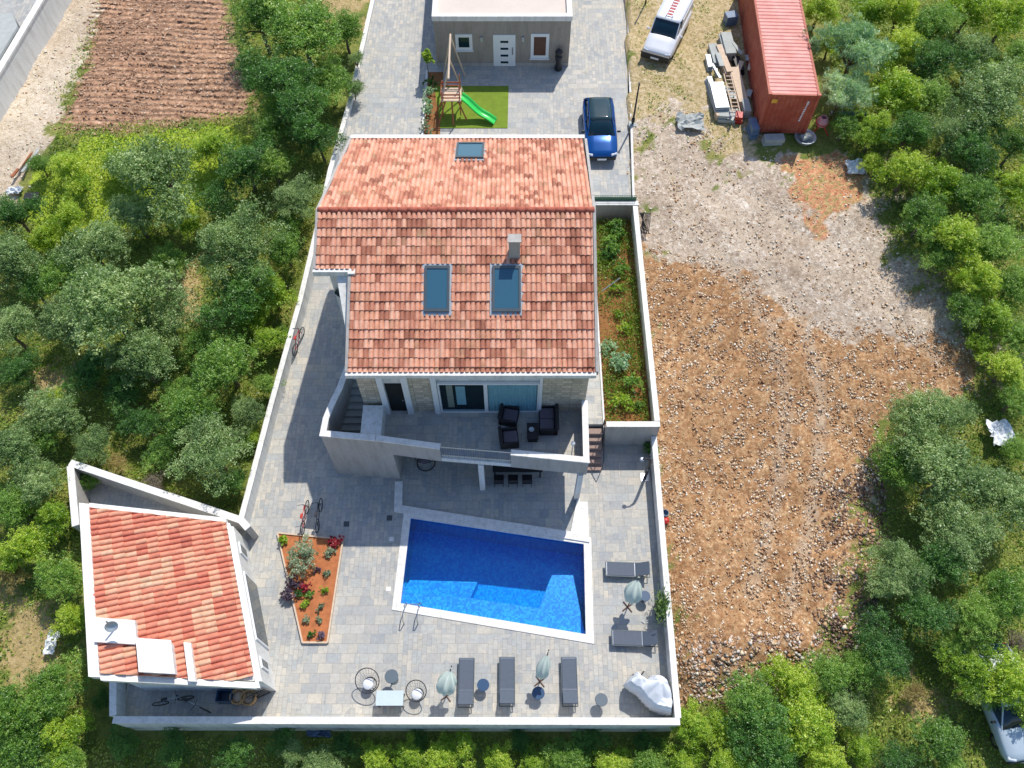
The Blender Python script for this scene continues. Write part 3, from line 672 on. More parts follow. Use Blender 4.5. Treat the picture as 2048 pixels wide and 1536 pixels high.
# ------------------------------------------------------------------ roof sheet with real tiles
def tile_sheet(name, o, ud, vd, ulen, vlen, mat, parent, clips=(), pitch=.205, row=.39, amp=.062, step=.04, seed=0, label=None):
    """o = upper corner, ud across, vd down the slope. barrel tiles run along vd"""
    ud = Vector(ud).normalized(); vd = Vector(vd).normalized(); nn = ud.cross(vd).normalized()
    if nn.z < 0: nn = -nn
    fr_ = np.array([0, .07, .15, .3, .5, .7, .85, .93]); fh_ = np.array([-.35, -.3, .45, .88, 1.0, .88, .45, -.3]); us = (np.arange(int(ulen / pitch) + 1)[:, None] + fr_[None]).ravel() * pitch; hs = np.tile(fh_, int(ulen / pitch) + 1); kk_ = us <= ulen; us, hs = us[kk_], hs[kk_]; nu = len(us); nr = int(math.ceil(vlen / row))
    g = np.random.default_rng(seed); vs = []; uvs = []
    for r_ in range(nr):
        for e, (fv, up) in enumerate(((0.0, 0.0), (.97, step), (1.0, step * .9))):
            v = min(vlen, (r_ + fv) * row)
            hump = amp * hs
            jit = g.normal(0, .008, int(ulen / pitch) + 2)[(us / pitch).astype(int)]
            for u, h in zip(us, hump + up + jit + .012 * math.sin(r_ * 1.7)):
                vs.append(o + ud * u + vd * v + nn * h); uvs.append((u / pitch + .001, r_ + .5))
    k = nr * 3; fs = []
    for i in range(k - 1):
        for j in range(nu - 1): fs.append((i * nu + j, i * nu + j + 1, (i + 1) * nu + j + 1, (i + 1) * nu + j))
    me = bpy.data.meshes.new(name); me.from_pydata([tuple(p) for p in vs], [], fs)
    uvl = me.uv_layers.new(name='UVMap')
    li = np.zeros(len(me.loops), np.int32); me.loops.foreach_get('vertex_index', li)
    U = np.array(uvs)[li].reshape(-1, 4, 2)
    c = U.mean(1); c[:, 1] = np.floor(U[:, 0, 1]) + .5; ga = np.random.default_rng(seed + 9); cut = np.cumsum(ga.choice([1, 1, 1, 2, 2], 4000)); offr = ga.integers(0, 3000, 400); c[:, 0] = cut[np.clip(np.searchsorted(cut, np.floor(c[:, 0]) + offr[c[:, 1].astype(int)]), 0, 3999)] % 997 + .5
    uvl.data.foreach_set('uv', np.repeat(c[:, None, :], 4, 1).astype(np.float32).ravel())
    bm = bmesh.new(); bm.from_mesh(me)
    for co, no in clips:
        bmesh.ops.bisect_plane(bm, geom=bm.verts[:] + bm.edges[:] + bm.faces[:], plane_co=co, plane_no=no, clear_outer=True)
    bmesh.ops.recalc_face_normals(bm, faces=bm.faces)
    if sum(f.normal.z for f in bm.faces) < 0: bmesh.ops.reverse_faces(bm, faces=bm.faces)
    bm.to_mesh(me); bm.free()
    me.materials.append(M[mat]); ob = bpy.data.objects.new(name, me); link(ob, parent)
    if label: ob['label'] = label
    return ob

# ------------------------------------------------------------------ main house
TP = math.tan(R(20.1)); YE, YR, YB, ZE = 16.69, 23.11, 29.54, 7.2; ZR = ZE + TP * (YR - YE)
rz = lambda y: ZE + TP * ((y - YE) if y < YR else (YB - y))
HX0, HX1 = -6.5, 3.2
house = empty('main_house', (-2, 22, 0), 'two storey villa with terracotta gable roof and balcony above the pool', 'house')
# walls: lower body, upper body and gable
YW = 17.15
m = MB()
body = [(HX0, YW), (HX1, YW), (HX1, YB - .35), (-7.3, YB - .35), (-7.75, YR), (-7.75, 21.25), (HX0, 21.25)]
tops = [rz(p[1]) - .22 for p in body]
m.prism(body, -.4, tops)
# gable top wedge (under the ridge)
m.add([(HX1, YW, rz(YW) - .22), (HX1, YR, ZR - .22), (HX1, YB - .35, rz(YB - .35) - .22), (-7.75, YR, ZR - .22), (-7.3, YB - .35, rz(YB - .35) - .22), (HX0, YW, rz(YW) - .22)],
      [(0, 1, 2), (0, 5, 3, 1), (1, 3, 4, 2)])
m.build('wall', 'white', house)
# stone cladding on the balcony front
def front(x0, x1, z0, z1, mat, name, d=.05, y=YW, parent=house, **k): return MB().span(x0, x1, y - d, y - .001, z0, z1).build(name, mat, parent, **k)
X = lambda px, z=4.5: at(px, 790, z).x * (YW / at(px, 790, z).y) if False else None
def xf(px, py, y=YW, zlo=2.5, zhi=7.2):     # x on the facade plane y for a pixel
    u = (px - 1024) / FPX; v = (py - 768) / FPX; t = y / (_c - v * _s); return u * t
def zf(py, y=YW):
    v = (py - 768) / FPX; t = y / (_c - v * _s); return CAM_H + t * (-_s - v * _c)
FZ = 3.05
front(HX0, xf(762, 800), FZ, 6.75, 'stone', 'stone_cladding', .06)
front(xf(822, 800), xf(866, 800), FZ, 6.75, 'stone', 'stone_cladding', .06)
front(xf(1084, 800), HX1, FZ, 6.75, 'stone', 'stone_cladding', .06)
# balcony entrance: recessed dark doorway with white reveals
xa, xb = xf(772, 800), xf(818, 800)
dr = front(xa + .12, xb - .12, FZ, 5.5, 'interior', 'door', .03)
MB().span(xb - .3, xb - .22, YW - .06, YW - .031, 4.0, 4.12).build('handle', 'steel', dr)
for x0, x1 in ((xa - .14, xa + .12), (xb - .12, xb + .14)): front(x0, x1, FZ, 6.7, 'frame', 'door_surround', .22)
# big sliding window left (open, dark) and right (curtain)
wx0, wx1, wx2 = xf(878, 790), xf(972, 790), xf(1078, 790)
for (x0, x1, kind) in ((wx0, wx1, 'dark'), (wx1, wx2, 'curtain')):
    z0, z1 = FZ + .12, 5.6
    b_ = front(x0 + .06, x1 - .06, z0, z1, 'interior', 'window', .02)
    fr = MB()
    for a in ((x0, x0 + .08, z0 - .1, z1 + .1), (x1 - .08, x1, z0 - .1, z1 + .1), (x0 + .08, x1 - .08, z0 - .1, z0), (x0 + .08, x1 - .08, z1, z1 + .1)):
        fr.span(a[0], a[1], YW - .14, YW - .022, a[2], a[3])
    fr.build('frame', 'frame', b_)
    if kind == 'curtain':
        vs = []; n = 90
        for i in range(n + 1):
            x = x0 + .1 + (x1 - x0 - .2) * i / n; yy = YW - .06 + .02 * math.sin(i * 1.05) + .012 * math.sin(i * .37)
            vs += [(x, yy, z0 + .02), (x, yy, z1 - .02)]
        MB().add(vs, [(2 * i, 2 * i + 2, 2 * i + 3, 2 * i + 1) for i in range(n)]).build('curtain', 'curtain', b_, True, label='teal white curtain drawn across the right window')
    else:
        MB().span(x0 + .35, x0 + .62, YW - .05, YW - .03, z0 + .25, z1 - .2).build('picture', 'paletimber', b_)
        MB().span(x0 + .75, x0 + 1.15, YW - .05, YW - .03, z0 + .5, z1 - .3).build('screen', 'curtain', b_)
    MB().span(x0 + .08, x1 - .08, YW - .11, YW - .10, z0, z1).build('pane', 'glassdark', b_)
front(wx2 + .0, wx2 + .12, FZ, 6.7, 'frame', 'window_surround', .2); front(wx0 - .25, wx0 - .02, FZ, 6.7, 'frame', 'window_surround', .2)
# roof
sl_ = math.hypot(1, TP); L1 = (YR - YE) * sl_
ang = math.atan(TP)
def vplane(a, b_):   # vertical plane through two xy points; keeps the right-hand side (x larger)
    d = Vector((b_[0] - a[0], b_[1] - a[1], 0)); no = Vector((-abs(d.y), d.x * (1 if d.y > 0 else -1), 0)).normalized(); return (Vector((a[0], a[1], 0)), no)
vdn = Vector((0, -1, -TP)); vup = Vector((0, 1, -TP))
XL1 = -6.62; XR = 3.36
tile_sheet('roof_slope', Vector((XL1, YR, ZR)), (1, 0, 0), vdn, XR - XL1, L1, 'tile', house, seed=1, label='balcony side slope of the terracotta roof')
wingY = 20.72; zw = rz(wingY)
tile_sheet('roof_slope', Vector((-8.08, YR, ZR)), (1, 0, 0), vdn, XL1 + 8.08, (YR - wingY) * sl_, 'tile', house, seed=2,
           clips=[vplane((-8.05, wingY), (-8.02, YR))], label='short roof strip over the left wing')
tile_sheet('roof_slope', Vector((-8.1, YR, ZR)), (1, 0, 0), vup, XR + 8.1, L1, 'tile', house, seed=3, clips=[vplane((-8.02, YR), (-7.64, YB))], label='driveway side slope of the terracotta roof')
m = MB(); n = 28
for i in range(n):
    x0 = -8.05 + (XR + 8.05) * i / n; x1 = x0 + (XR + 8.05) / n + .05
    m.tube([(x0, YR, ZR - .0), (x1, YR, ZR + .015)], [.12, .135], 10)
m.build('ridge', 'ridge', house, True)
# eaves, verges
m = MB(); m.span(XL1 - .06, XR + .02, YE - .16, YE + .02, ZE - .2, ZE + .03); m.build('eave', 'white', house)
m = MB(); m.span(XL1, XR, YE + .02, YW, ZE - .28, ZE - .16); m.build('soffit', 'white', house)
m = MB(); m.span(-8.15, -6.42, wingY - .16, wingY + .02, zw - .26, zw + .03); m.span(-6.7, -6.42, wingY - .26, wingY - .16, zw - .26, zw + .05)
m.build('eave', 'white', house, label='white eave of the left wing')
MB().prism([(-8.08, wingY + .02), (HX0, wingY + .02), (HX0, 21.25), (-8.08, 21.25)], zw - .4, zw - .2).build('soffit', 'white', house)
m = MB(); m.span(-7.7, XR + .1, YB, YB + .22, ZE - .35, ZE + .1); m.build('parapet', 'coping', house)
def verge(pts, name='verge', t=.12):
    m = MB(); vs = []
    for (x, y) in pts:
        z = rz(y); vs += [(x - t / 2, y, z - .2), (x + t / 2, y, z - .2), (x + t / 2, y, z + .07), (x - t / 2, y, z + .07)]
    fs = [(0, 1, 2, 3), tuple(range(len(vs) - 4, len(vs)))]
    for i in range(len(pts) - 1):
        k = 4 * i; fs += [(k, k + 4, k + 5, k + 1), (k + 1, k + 5, k + 6, k + 2), (k + 2, k + 6, k + 7, k + 3), (k + 3, k + 7, k + 4, k)]
    m.add(vs, fs); return m.build(name, 'grey', house)
verge([(XR + .05, YE), (XR + .05, YR), (XR + .15, YB)])
verge([(XL1 - .02, YE), (XL1 - .02, wingY - .3)])
verge([(-8.09, wingY), (-8.06, YR), (-7.69, YB)])
# skylights
def skylight(x0, x1, y0, y1, label):
    sgn = 1 if y0 < YR else -1
    def P(x, y, h):
        nrm = Vector((0, -TP, 1)) if sgn > 0 else Vector((0, TP, 1)); nrm.normalize(); return Vector((x, y, rz(y))) + nrm * h
    def slab(x0, x1, y0, y1, h0, h1): return MB().add([P(x0, y0, h0), P(x1, y0, h0), P(x1, y1, h0), P(x0, y1, h0), P(x0, y0, h1), P(x1, y0, h1), P(x1, y1, h1), P(x0, y1, h1)],
                                                     [(0, 3, 2, 1), (4, 5, 6, 7), (0, 1, 5, 4), (1, 2, 6, 5), (2, 3, 7, 6), (3, 0, 4, 7)])
    f = slab(x0 - .1, x1 + .1, y0 - .14, y1 + .1, 0, .07).build('skylight', 'zinc', house, label=label)
    fr = MB()
    for q in ((x0, x0 + .09, y0, y1), (x1 - .09, x1, y0, y1), (x0 + .09, x1 - .09, y0, y0 + .12), (x0 + .09, x1 - .09, y1 - .12, y1)):
        s_ = slab(*q, .072, .16); fr.add(s_.v, s_.f)
    fr.build('frame', 'darkframe', f); slab(x0 + .09, x1 - .09, y0 + .12, y1 - .12, .09, .13).build('pane', 'skyglass', f)
skylight(-3.56, -2.54, 19.02, 20.83, 'left roof window on the balcony side')
skylight(-.80, .36, 19.02, 20.83, 'right roof window below the chimney')
skylight(-2.58, -1.3, 27.45, 28.95, 'grey roof window on the driveway side')
ch = MB().span(-.13, .33, 21.13, 21.47, 8.5, 9.9).build('chimney', 'grey', house)
MB().span(-.17, .37, 21.09, 21.51, 9.9, 9.96).build('cap', 'grey', ch)
# wing door, visible past the roof edge
dw = MB().span(-7.35, -6.55, 21.2, 21.248, 5.6, 7.9); dw.build('panel', 'frame', house)
MB().lathe([(.02, 0), (.30, 0), (.34, .05), (.26, .1), (.02, .12)], (0, 0, 0), 20).build('round_window', 'carglass', house)
o = bpy.data.objects[-1] if False else [c for c in house.children if c.name.startswith('round_window')][0]
o.matrix_basis = Matrix.Translation((xf(685, 585, 21.2), 21.2, zf(585, 21.2))) @ Matrix.Rotation(R(90), 4, 'X')
# balcony slab and walls
A, B0, Cc, D, E_ = (-8.09, 15.5), (-5.57, 15.24), (-3.05, 14.87), (-.04, 14.6), (3.12, 14.25)
slab = [(A[0] + 1.5, A[1] - .12), (B0[0], B0[1] - .02), E_, (3.2, YW), (HX0, YW)]
MB().prism(slab, 2.82, FZ).build('balcony_floor', 'paving', house)
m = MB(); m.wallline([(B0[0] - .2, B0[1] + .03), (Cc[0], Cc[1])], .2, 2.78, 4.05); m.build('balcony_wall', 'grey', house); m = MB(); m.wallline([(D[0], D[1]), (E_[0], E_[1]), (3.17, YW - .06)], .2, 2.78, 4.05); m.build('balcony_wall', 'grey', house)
m = MB(); m.wallline([(B0[0] - .22, B0[1] + .03), (Cc[0] + .01, Cc[1])], .26, 4.05, 4.12); m.build('balcony_coping', 'coping', house); m = MB(); m.wallline([(D[0] - .01, D[1]), (E_[0], E_[1]), (3.17, YW - .07)], .26, 4.05, 4.12); m.build('balcony_coping', 'coping', house)
MB().wallline([Cc, D], .18, 2.78, 3.1).build('slab_edge', 'white', house)
m = MB(); dv = Vector(D) - Vector(Cc); nb = 30
for i in range(nb + 1):
    q = Vector(Cc) + dv * (i / nb); th = .02 if i % 10 == 0 else .009; m.box((q.x, q.y, 3.58), (th * 2, th * 2, .94))
for z in (3.22, 4.04): m.tube([(Cc[0], Cc[1], z), (D[0], D[1], z)], .022, 6)
m.build('railing', 'steel', house)
# stair enclosure on the left
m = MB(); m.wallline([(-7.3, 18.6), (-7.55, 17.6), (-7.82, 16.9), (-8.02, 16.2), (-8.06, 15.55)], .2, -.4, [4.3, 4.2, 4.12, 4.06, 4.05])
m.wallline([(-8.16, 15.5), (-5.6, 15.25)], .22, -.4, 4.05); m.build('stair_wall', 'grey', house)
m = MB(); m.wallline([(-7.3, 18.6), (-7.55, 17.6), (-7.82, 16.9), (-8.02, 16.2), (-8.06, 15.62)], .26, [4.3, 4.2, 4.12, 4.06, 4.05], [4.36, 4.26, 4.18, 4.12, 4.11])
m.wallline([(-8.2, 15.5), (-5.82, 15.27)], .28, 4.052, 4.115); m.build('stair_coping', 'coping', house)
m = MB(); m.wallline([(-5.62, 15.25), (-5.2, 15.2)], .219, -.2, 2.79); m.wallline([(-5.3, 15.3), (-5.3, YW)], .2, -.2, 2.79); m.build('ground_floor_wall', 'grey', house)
MB().span(-6.5, -5.62, 15.4, YW - .23, FZ - 1.0, 3.95).build('stair_parapet', 'white', house)
m = MB()
for i in range(9): m.span(-7.9 + .02 * i, -6.52, 16.35 + .28 * i, 16.35 + .28 * (i + 1) - .001, 1.0, 1.9 + .17 * i)
m.span(-7.95, -6.52, 15.62, 16.349, 1.0, 1.72); m.build('stair', 'concrete', house)
for (x, y) in ((-1.36, 14.66), (2.97, 14.2)): MB().box((x, y, 1.4), (.24, .24, 2.8)).build('column', 'white', house)
# ground floor opening behind the columns
MB().span(-4.4, -1.8, YW - .04, YW - .002, .1, 2.3).build('window', 'carglass', house, label='ground floor glazing under the balcony')
MB().span(-.9, 2.3, YW - .04, YW - .002, .1, 2.3).build('window', 'carglass', house, label='wide ground floor glazing under the balcony')
# kerb round the covered terrace
kb = MB(); K = [(-5.27, 14.95), (-5.22, 13.62), (3.3, 12.23), (3.3, 13.95)]
kb.wallline(K, .36, -.05, .10).prism([(3.0, 14.1), (2.62, 12.4), (3.12, 12.2), (3.12, 14.1)], -.05, .094); kb.build('terrace_kerb', 'coping', house)
# stair on the right down to the pool terrace
m = MB()
for i in range(6): m.span(3.34, 4.2, 17.18 - .28 * i - .28, 17.18 - .28 * i + .001 * i, -.05, 1.15 - .2 * i)
st = empty('garden_stair', (3.8, 16.4, 0), 'narrow brown stair from the garden path down to the terrace', 'stair'); m.build('steps', plain('brown_stone', lin(150, 128, 118), .8, .15), st)
m = MB(); m.tube([(4.22, 17.1, 2.2), (4.22, 15.6, 1.0)], .025); [m.tube([(4.22, y, .0 + (y - 15.6) * .7), (4.22, y, 1.0 + (y - 15.6) * .8)], .02) for y in (15.6, 16.35, 17.1)]; m.build('handrail', 'black', st)

# ------------------------------------------------------------------ small house, lower left
gh = empty('guest_house', (-13.5, 8.8, 0), 'small white outbuilding with a single slope of terracotta tiles', 'house')
gx = lambda t: None
TLx, TRx, BLx, BRx = -17.32, -12.12, -15.33, -9.92; GYB, GYT = 5.63, 12.1
def hz_(x, y):   # roof plane height: falls to the right
    xl = TLx + (BLx - TLx) * (GYT - y) / (GYT - GYB); xr = TRx + (BRx - TRx) * (GYT - y) / (GYT - GYB); return 4.2 - 1.8 * (x - xl) / (xr - xl)
foot = [(-15.05, 5.7), (-9.72, 5.7), (-11.86, 12.0), (-17.1, 12.0)]
MB().prism(foot, -1.6, [hz_(*p) - .1 for p in foot]).build('wall', 'white', gh)
sd = Vector((TRx - TLx, 0, -1.8)); ln = sd.length; edge = Vector((BLx - TLx, GYB - GYT, 0))
dn = Vector((1, edge.x / -edge.y * 0, -1.8 / (TRx - TLx)))
# tiles run down to the right, square to the eave
e_n = Vector((TRx - BRx, GYT - GYB, 0)).normalized(); dnv = Vector((e_n.y, -e_n.x, 0))   # horizontal, square to the eave
slope = 1.8 / ((TRx - TLx) * e_n.y)
vdv = Vector((dnv.x, dnv.y, -slope))
org = Vector((TLx, GYT, 4.2)) + e_n * 2.2
rs = tile_sheet('roof_slope', org + Vector((0, 0, .02)), tuple(-e_n), tuple(vdv), 10.5, 5.35 * math.hypot(1, slope) , 'tile2', gh, seed=5, pitch=.235, row=.42, amp=.075,
    clips=[(Vector((0, GYT, 0)), Vector((0, 1, 0))), (Vector((0, GYB, 0)), Vector((0, -1, 0))), (Vector((TRx, GYT, 0)), Vector((dnv.x, dnv.y, 0)))])
def gpt(t, s, h):   # t: 0 back..1 front, s: 0 left..1 right
    y = GYT + (GYB - GYT) * t; xl = TLx + (BLx - TLx) * t; xr = TRx + (BRx - TRx) * t; return Vector((xl + (xr - xl) * s, y, 4.2 - 1.8 * s + h))
def strip(t0, t1, s0, s1, h0, h1, name, mat, parent=gh, **k):
    v = [gpt(t0, s0, h0), gpt(t1, s0, h0), gpt(t1, s1, h0), gpt(t0, s1, h0), gpt(t0, s0, h1), gpt(t1, s0, h1), gpt(t1, s1, h1), gpt(t0, s1, h1)]
    return MB().add(v, [(0, 3, 2, 1), (4, 5, 6, 7), (0, 1, 5, 4), (1, 2, 6, 5), (2, 3, 7, 6), (3, 0, 4, 7)]).build(name, mat, parent, **k)
strip(-.02, 1.02, -.03, .035, -.3, .14, 'parapet', 'coping')
strip(1.0, 1.035, .035, 1.0, -.25, .06, 'parapet', 'coping'); strip(-.03, 0, .035, 1.0, -.25, .08, 'parapet', 'coping')
strip(0, 1.03, 1.0, 1.022, -.2, -.02, 'gutter', 'zinc')
ped = strip(.69, .83, .03, .29, .03, .3, 'chimney_base', 'coping')
m = MB(); p0 = gpt(.74, .17, .3); m.tube([p0, p0 + Vector((0, 0, .9))], .03)
m.build('mast', 'darkframe', ped); MB().lathe([(.02, 0), (.13, .03), (.22, .08), (.235, .08), (.13, .01), (.02, -.02)], (0, 0, 0), 18).build('dish', 'zinc', ped)
o = [c for c in ped.children if c.name.startswith('dish')][0]; o.matrix_basis = Matrix.Translation(p0 + Vector((.15, -.1, .75))) @ Matrix.Rotation(R(55), 4, (1, .6, 0))
bx = strip(.81, .985, .31, .51, -.4, .5, 'dormer', 'white'); strip(.80, .99, .30, .52, .5, .56, 'cap', 'coping', bx)
strip(.80, 1.02, .585, .63, -.3, .30, 'parapet', 'coping', label='short white upstand beside the box on the roof')
# openings in the right-hand wall
def sidepanel(t0, t1, z0, z1, name, mat, d=.03):
    a = Vector((-11.86, 12.0)); b_ = Vector((-9.72, 5.7)); e = (b_ - a); nn = Vector((-e.y, e.x)).normalized(); nn = nn if nn.x > 0 else -nn
    p, q = a + e * t0, a + e * t1; vs = []
    for z in (z0, z1): vs += [(*(p + nn * .001), z), (*(q + nn * .001), z), (*(q + nn * d), z), (*(p + nn * d), z)]
    return MB().add(vs, [(0, 3, 2, 1), (4, 5, 6, 7), (0, 1, 5, 4), (1, 2, 6, 5), (2, 3, 7, 6), (3, 0, 4, 7)]).build(name, mat, gh)
for t0, t1, z0, z1 in ((.09, .17, .9, 1.9), (.30, .74, .1, 2.0), (.84, .91, .9, 1.9)):
    f = sidepanel(t0, t1, z0, z1, 'window', 'frame', .06)
    g2 = sidepanel(t0 + .015, t1 - .015, z0 + .08, z1 - .08, 'pane', 'carglass', .075); g2.parent = f; g2.matrix_parent_inverse = Matrix()
MB().span(-10.55, -10.2, 5.66, 5.699, .9, 1.9).build('window', 'carglass', gh)
# things in the narrow yard under it
gate = empty('lattice_gate', at(535, 1400, 0), 'dark curved metal gate at the corner of the small house', 'gate')
m = MB()
ga, gb = at(505, 1402, 0), at(540, 1386, 0)
for i in range(9): q = ga.lerp(gb, i / 8); m.tube([q, q + Vector((0, 0, .9 + .25 * math.sin(i / 8 * math.pi)))], .014, 5)
for h in (.1, .9): m.tube([ga + Vector((0, 0, h)), gb + Vector((0, 0, h))], .02, 5)
m.build('bars', 'black', gate)
def bike(loc, rz_, label):
    e = empty('bicycle', (0, 0, 0), label, 'bicycle', 'bicycles parked in the narrow yard')
    for x in (-.5, .5):
        wh = MB().ring((x, 0, .33), .31, .02, R(90)).build('wheel', 'rubber', e)
        s_ = MB(); [s_.tube([(x, 0, .33), (x + .3 * math.cos(a), 0, .33 + .3 * math.sin(a))], .004, 4) for a in np.arange(0, 6.28, .52)]; s_.build('spokes', 'steel', wh)
    MB().tube([(-.5, 0, .33), (-.12, 0, .8), (.38, 0, .82), (.5, 0, .33)], .018).tube([(-.12, 0, .8), (0, 0, .3), (.38, 0, .8)], .018).tube([(-.5, 0, .33), (0, 0, .3)], .014).build('frame', 'zinc', e)
    MB().box((-.15, 0, .92), (.24, .12, .05)).build('saddle', 'black', e, bevel=.02)
    MB().tube([(.38, 0, .8), (.36, 0, 1.0), (.3, -.25, 1.02)], .014).tube([(.36, 0, 1.0), (.3, .25, 1.02)], .014).build('handlebar', 'black', e)
    e.location = loc; e.rotation_euler[2] = rz_; return e
b1 = bike(at(352, 1404, 0), R(12), 'pale bicycle standing nearer the left end of the narrow yard')
b2 = copy_tree(b1); b2.location = at(392, 1410, 0); b2.rotation_euler[2] = R(-24); b2['label'] = 'second pale bicycle, turned askew, to the right of the first in the narrow yard'
for (px, py, a, mt, lb) in ((613, 1040, 86, 'red', 'red bicycle above the wide end of the flower bed'), (641, 1036, 88, 'black', 'dark bicycle in the shade beside the red one above the flower bed'), (600, 690, 78, 'red', 'red bicycle leaning by the long path wall')):
    b3 = copy_tree(b1); b3.location = at(px, py, pave(at(px, py, 0).y)); b3.rotation_euler[2] = R(a); b3['label'] = lb; b3['group'] = 'bicycles standing on the paving'
    for c_ in b3.children:
        if c_.name.startswith('frame') or c_.name.startswith('saddle'): c_.data = c_.data.copy(); c_.data.materials[0] = M[mt]
bb = empty('blue_crate', at(456, 1396, 0), 'blue plastic crate by the wall of the small house', 'crate')
m = MB(); [m.box((bb.location.x + dx, bb.location.y + dy, .3), s) for dx, dy, s in ((0, .22, (.6, .03, .6)), (0, -.22, (.6, .03, .6)), (.3, 0, (.03, .42, .6)), (-.3, 0, (.03, .42, .6)))]; m.box((bb.location.x, bb.location.y, .05), (.56, .4, .05)); m.build('crate_body', 'bluetop', bb)
for k, (px, py) in enumerate(((482, 1397), (503, 1399))):
    e = empty('wicker_chair', at(px, py, 0), ('left' if k == 0 else 'right') + ' one of the two straw coloured wicker tubs by the lattice gate', 'chair', 'wicker tubs in the narrow yard')
    p = e.location; MB().lathe([(.22, 0), (.3, .3), (.32, .55), (.27, .56), (.24, .35), (.02, .32)], p, 16).build('tub', 'straw', e, True)
    MB().lathe([(.02, .34), (.22, .34), (.22, .42), (.02, .43)], p, 16).build('cushion', 'paletimber', e, True)

# ------------------------------------------------------------------ rear house
rh = empty('rear_house', (-.55, 45, 1.8), 'single storey flat roofed house with grey facade and white door at the top', 'house')
RX_0, RX_1, RY_, RYB, RZ = -4.5, 3.38, 41.14, 50.5, 5.0
MB().span(RX_0, RX_1, RY_, RYB, 1.2, RZ).build('wall', 'greige', rh)
MB().span(RX_0 + .25, RX_1 - .25, RY_ + .25, RYB - .25, RZ, RZ + .06).build('roof', 'roofflat', rh)
m = MB(); m.span(RX_0 - .05, RX_1 + .05, RY_ - .05, RY_ + .25, RZ - .05, RZ + .26); m.span(RX_0 - .05, RX_0 + .25, RY_ + .251, RYB, RZ - .05, RZ + .26); m.span(RX_1 - .25, RX_1 + .05, RY_ + .251, RYB, RZ - .05, RZ + .26); m.build('parapet', 'coping', rh)
MB().span(RX_0, RX_1, RY_ - .03, RY_ - .001, 1.8, 2.05).build('plinth', 'grey', rh)
fx_ = lambda px, py: xf(px, py, RY_); fz_ = lambda py: zf(py, RY_)
def rwin(p0, p1, q0, q1, label, inner):
    x0, x1, z1, z0 = fx_(p0, q0), fx_(p1, q0), fz_(q0), fz_(q1)
    f = MB().span(x0, x1, RY_ - .05, RY_ - .001, z0, z1).build('window', 'frame', rh, label=label)
    MB().span(x0 + .18, x1 - .18, RY_ - .065, RY_ - .051, z0 + .2, z1 - .2).build('pane', inner, f); MB().span(x0 - .05, x1 + .05, RY_ - .14, RY_ - .051, z0 - .06, z0).build('sill', 'frame', f)
rwin(910, 944, 68, 99, 'small square white framed window', 'carglass'); rwin(1062, 1099, 67, 115, 'taller white framed window with patterned blind', 'bronze')
x0, x1, z1 = fx_(986, 69), fx_(1031, 69), fz_(69)
dd = MB().span(x0, x1, RY_ - .06, RY_ - .001, 1.85, z1).build('door', 'frame', rh)
for k in range(4):
    zc = z1 - .45 - k * .48; MB().span(x0 + .42, x1 - .42, RY_ - .075, RY_ - .061, zc - .07, zc + .07).build('pane', 'carglass', dd)
MB().span(x1 - .2, x1 - .14, RY_ - .1, RY_ - .061, 2.7, 3.2).build('handle', 'steel', dd)
for px in (963, 1046):
    x = fx_(px, 76); z = fz_(76); l = MB().span(x - .06, x + .06, RY_ - .16, RY_ - .001, z - .14, z + .14).build('wall_lamp', 'zinc', rh)
e = empty('mail_vase', (fx_(1116, 130), RY_ - .3, 1.8), 'tall black lantern standing against the right end of the rear facade', 'lantern'); p = e.location
MB().lathe([(.2, 0), (.24, .1), (.14, .5), (.22, .9), (.2, 1.0), (.05, 1.02)], p, 12).build('stand', 'black', e, True); MB().lathe([(.02, 1.02), (.2, 1.1), (.22, 1.3), (.02, 1.5)], p, 12).build('shade', 'black', e, True)
e.name = 'lantern'

# ------------------------------------------------------------------ leaf meshes and plants
def crown_mesh(name, mat, n, seed, leaf, lobes=16, flat=.75, spread=.62, aspect=.45, lr=(.26, .46), upright=0):
    g = np.random.default_rng(seed); p, t, L, lr_ = crown_pts(n, g, lobes, flat, spread, lr)
    v, f = leaves(p, leaf, t, aspect, upright, g); return npmesh(name, v, f, mat, t, 'mesh'), L
def trunk_mesh(L, seed, lean=.1):
    g = random.Random(seed); m = MB(); base = -1.15
    pts = [(0, 0, base), (.03, .02, base + .35), (.06, -.02, base + .7)]; m.tube(pts, [.075, .055, .045], 7)
    for q in L[:9]:
        q = Vector(q); s_ = Vector(pts[2]); mid = s_.lerp(q, .5) + Vector((0, 0, .06)); m.tube([s_, mid, q], [.035, .022, .008], 5)
    me = bpy.data.meshes.new('trunk'); me.from_pydata(m.v, [], m.f); me.materials.append(M['bark']); return me
SPEC = {
 'olive': [('leaf_olive', 20300, 0.0240, dict(lobes=20, flat=.72)), ('leaf_olive', 20300, 0.0224, dict(lobes=26, flat=.8, lr=(.2, .4))), ('leaf_olive', 18850, 0.0248, dict(lobes=15, flat=.66))],
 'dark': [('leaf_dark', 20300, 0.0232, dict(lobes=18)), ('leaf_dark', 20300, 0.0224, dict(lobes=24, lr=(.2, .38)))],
 'mid': [('leaf_mid', 20300, 0.0232, dict(lobes=20)), ('leaf_mid', 20300, 0.0248, dict(lobes=28, lr=(.18, .36), flat=.7))],
 'bright': [('leaf_bright', 17400, 0.0272, dict(lobes=22, lr=(.2, .38))), ('leaf_bright', 17400, 0.0288, dict(lobes=14, flat=.65)), ('leaf_bright', 17400, 0.0272, dict(lobes=30, lr=(.15, .32)))],
 'reed': [('leaf_reed', 13050, 0.0520, dict(lobes=12, upright=.9, aspect=.16))],
 'dry': [('leaf_dry', 8700, 0.0272, dict(lobes=20, flat=.5, lr=(.16, .3), aspect=.3))],
 'bare': [('leaf_brown', 5075, 0.0344, dict(lobes=14, flat=.6, lr=(.2, .34), aspect=.14)), ],
}
PROTO = {}
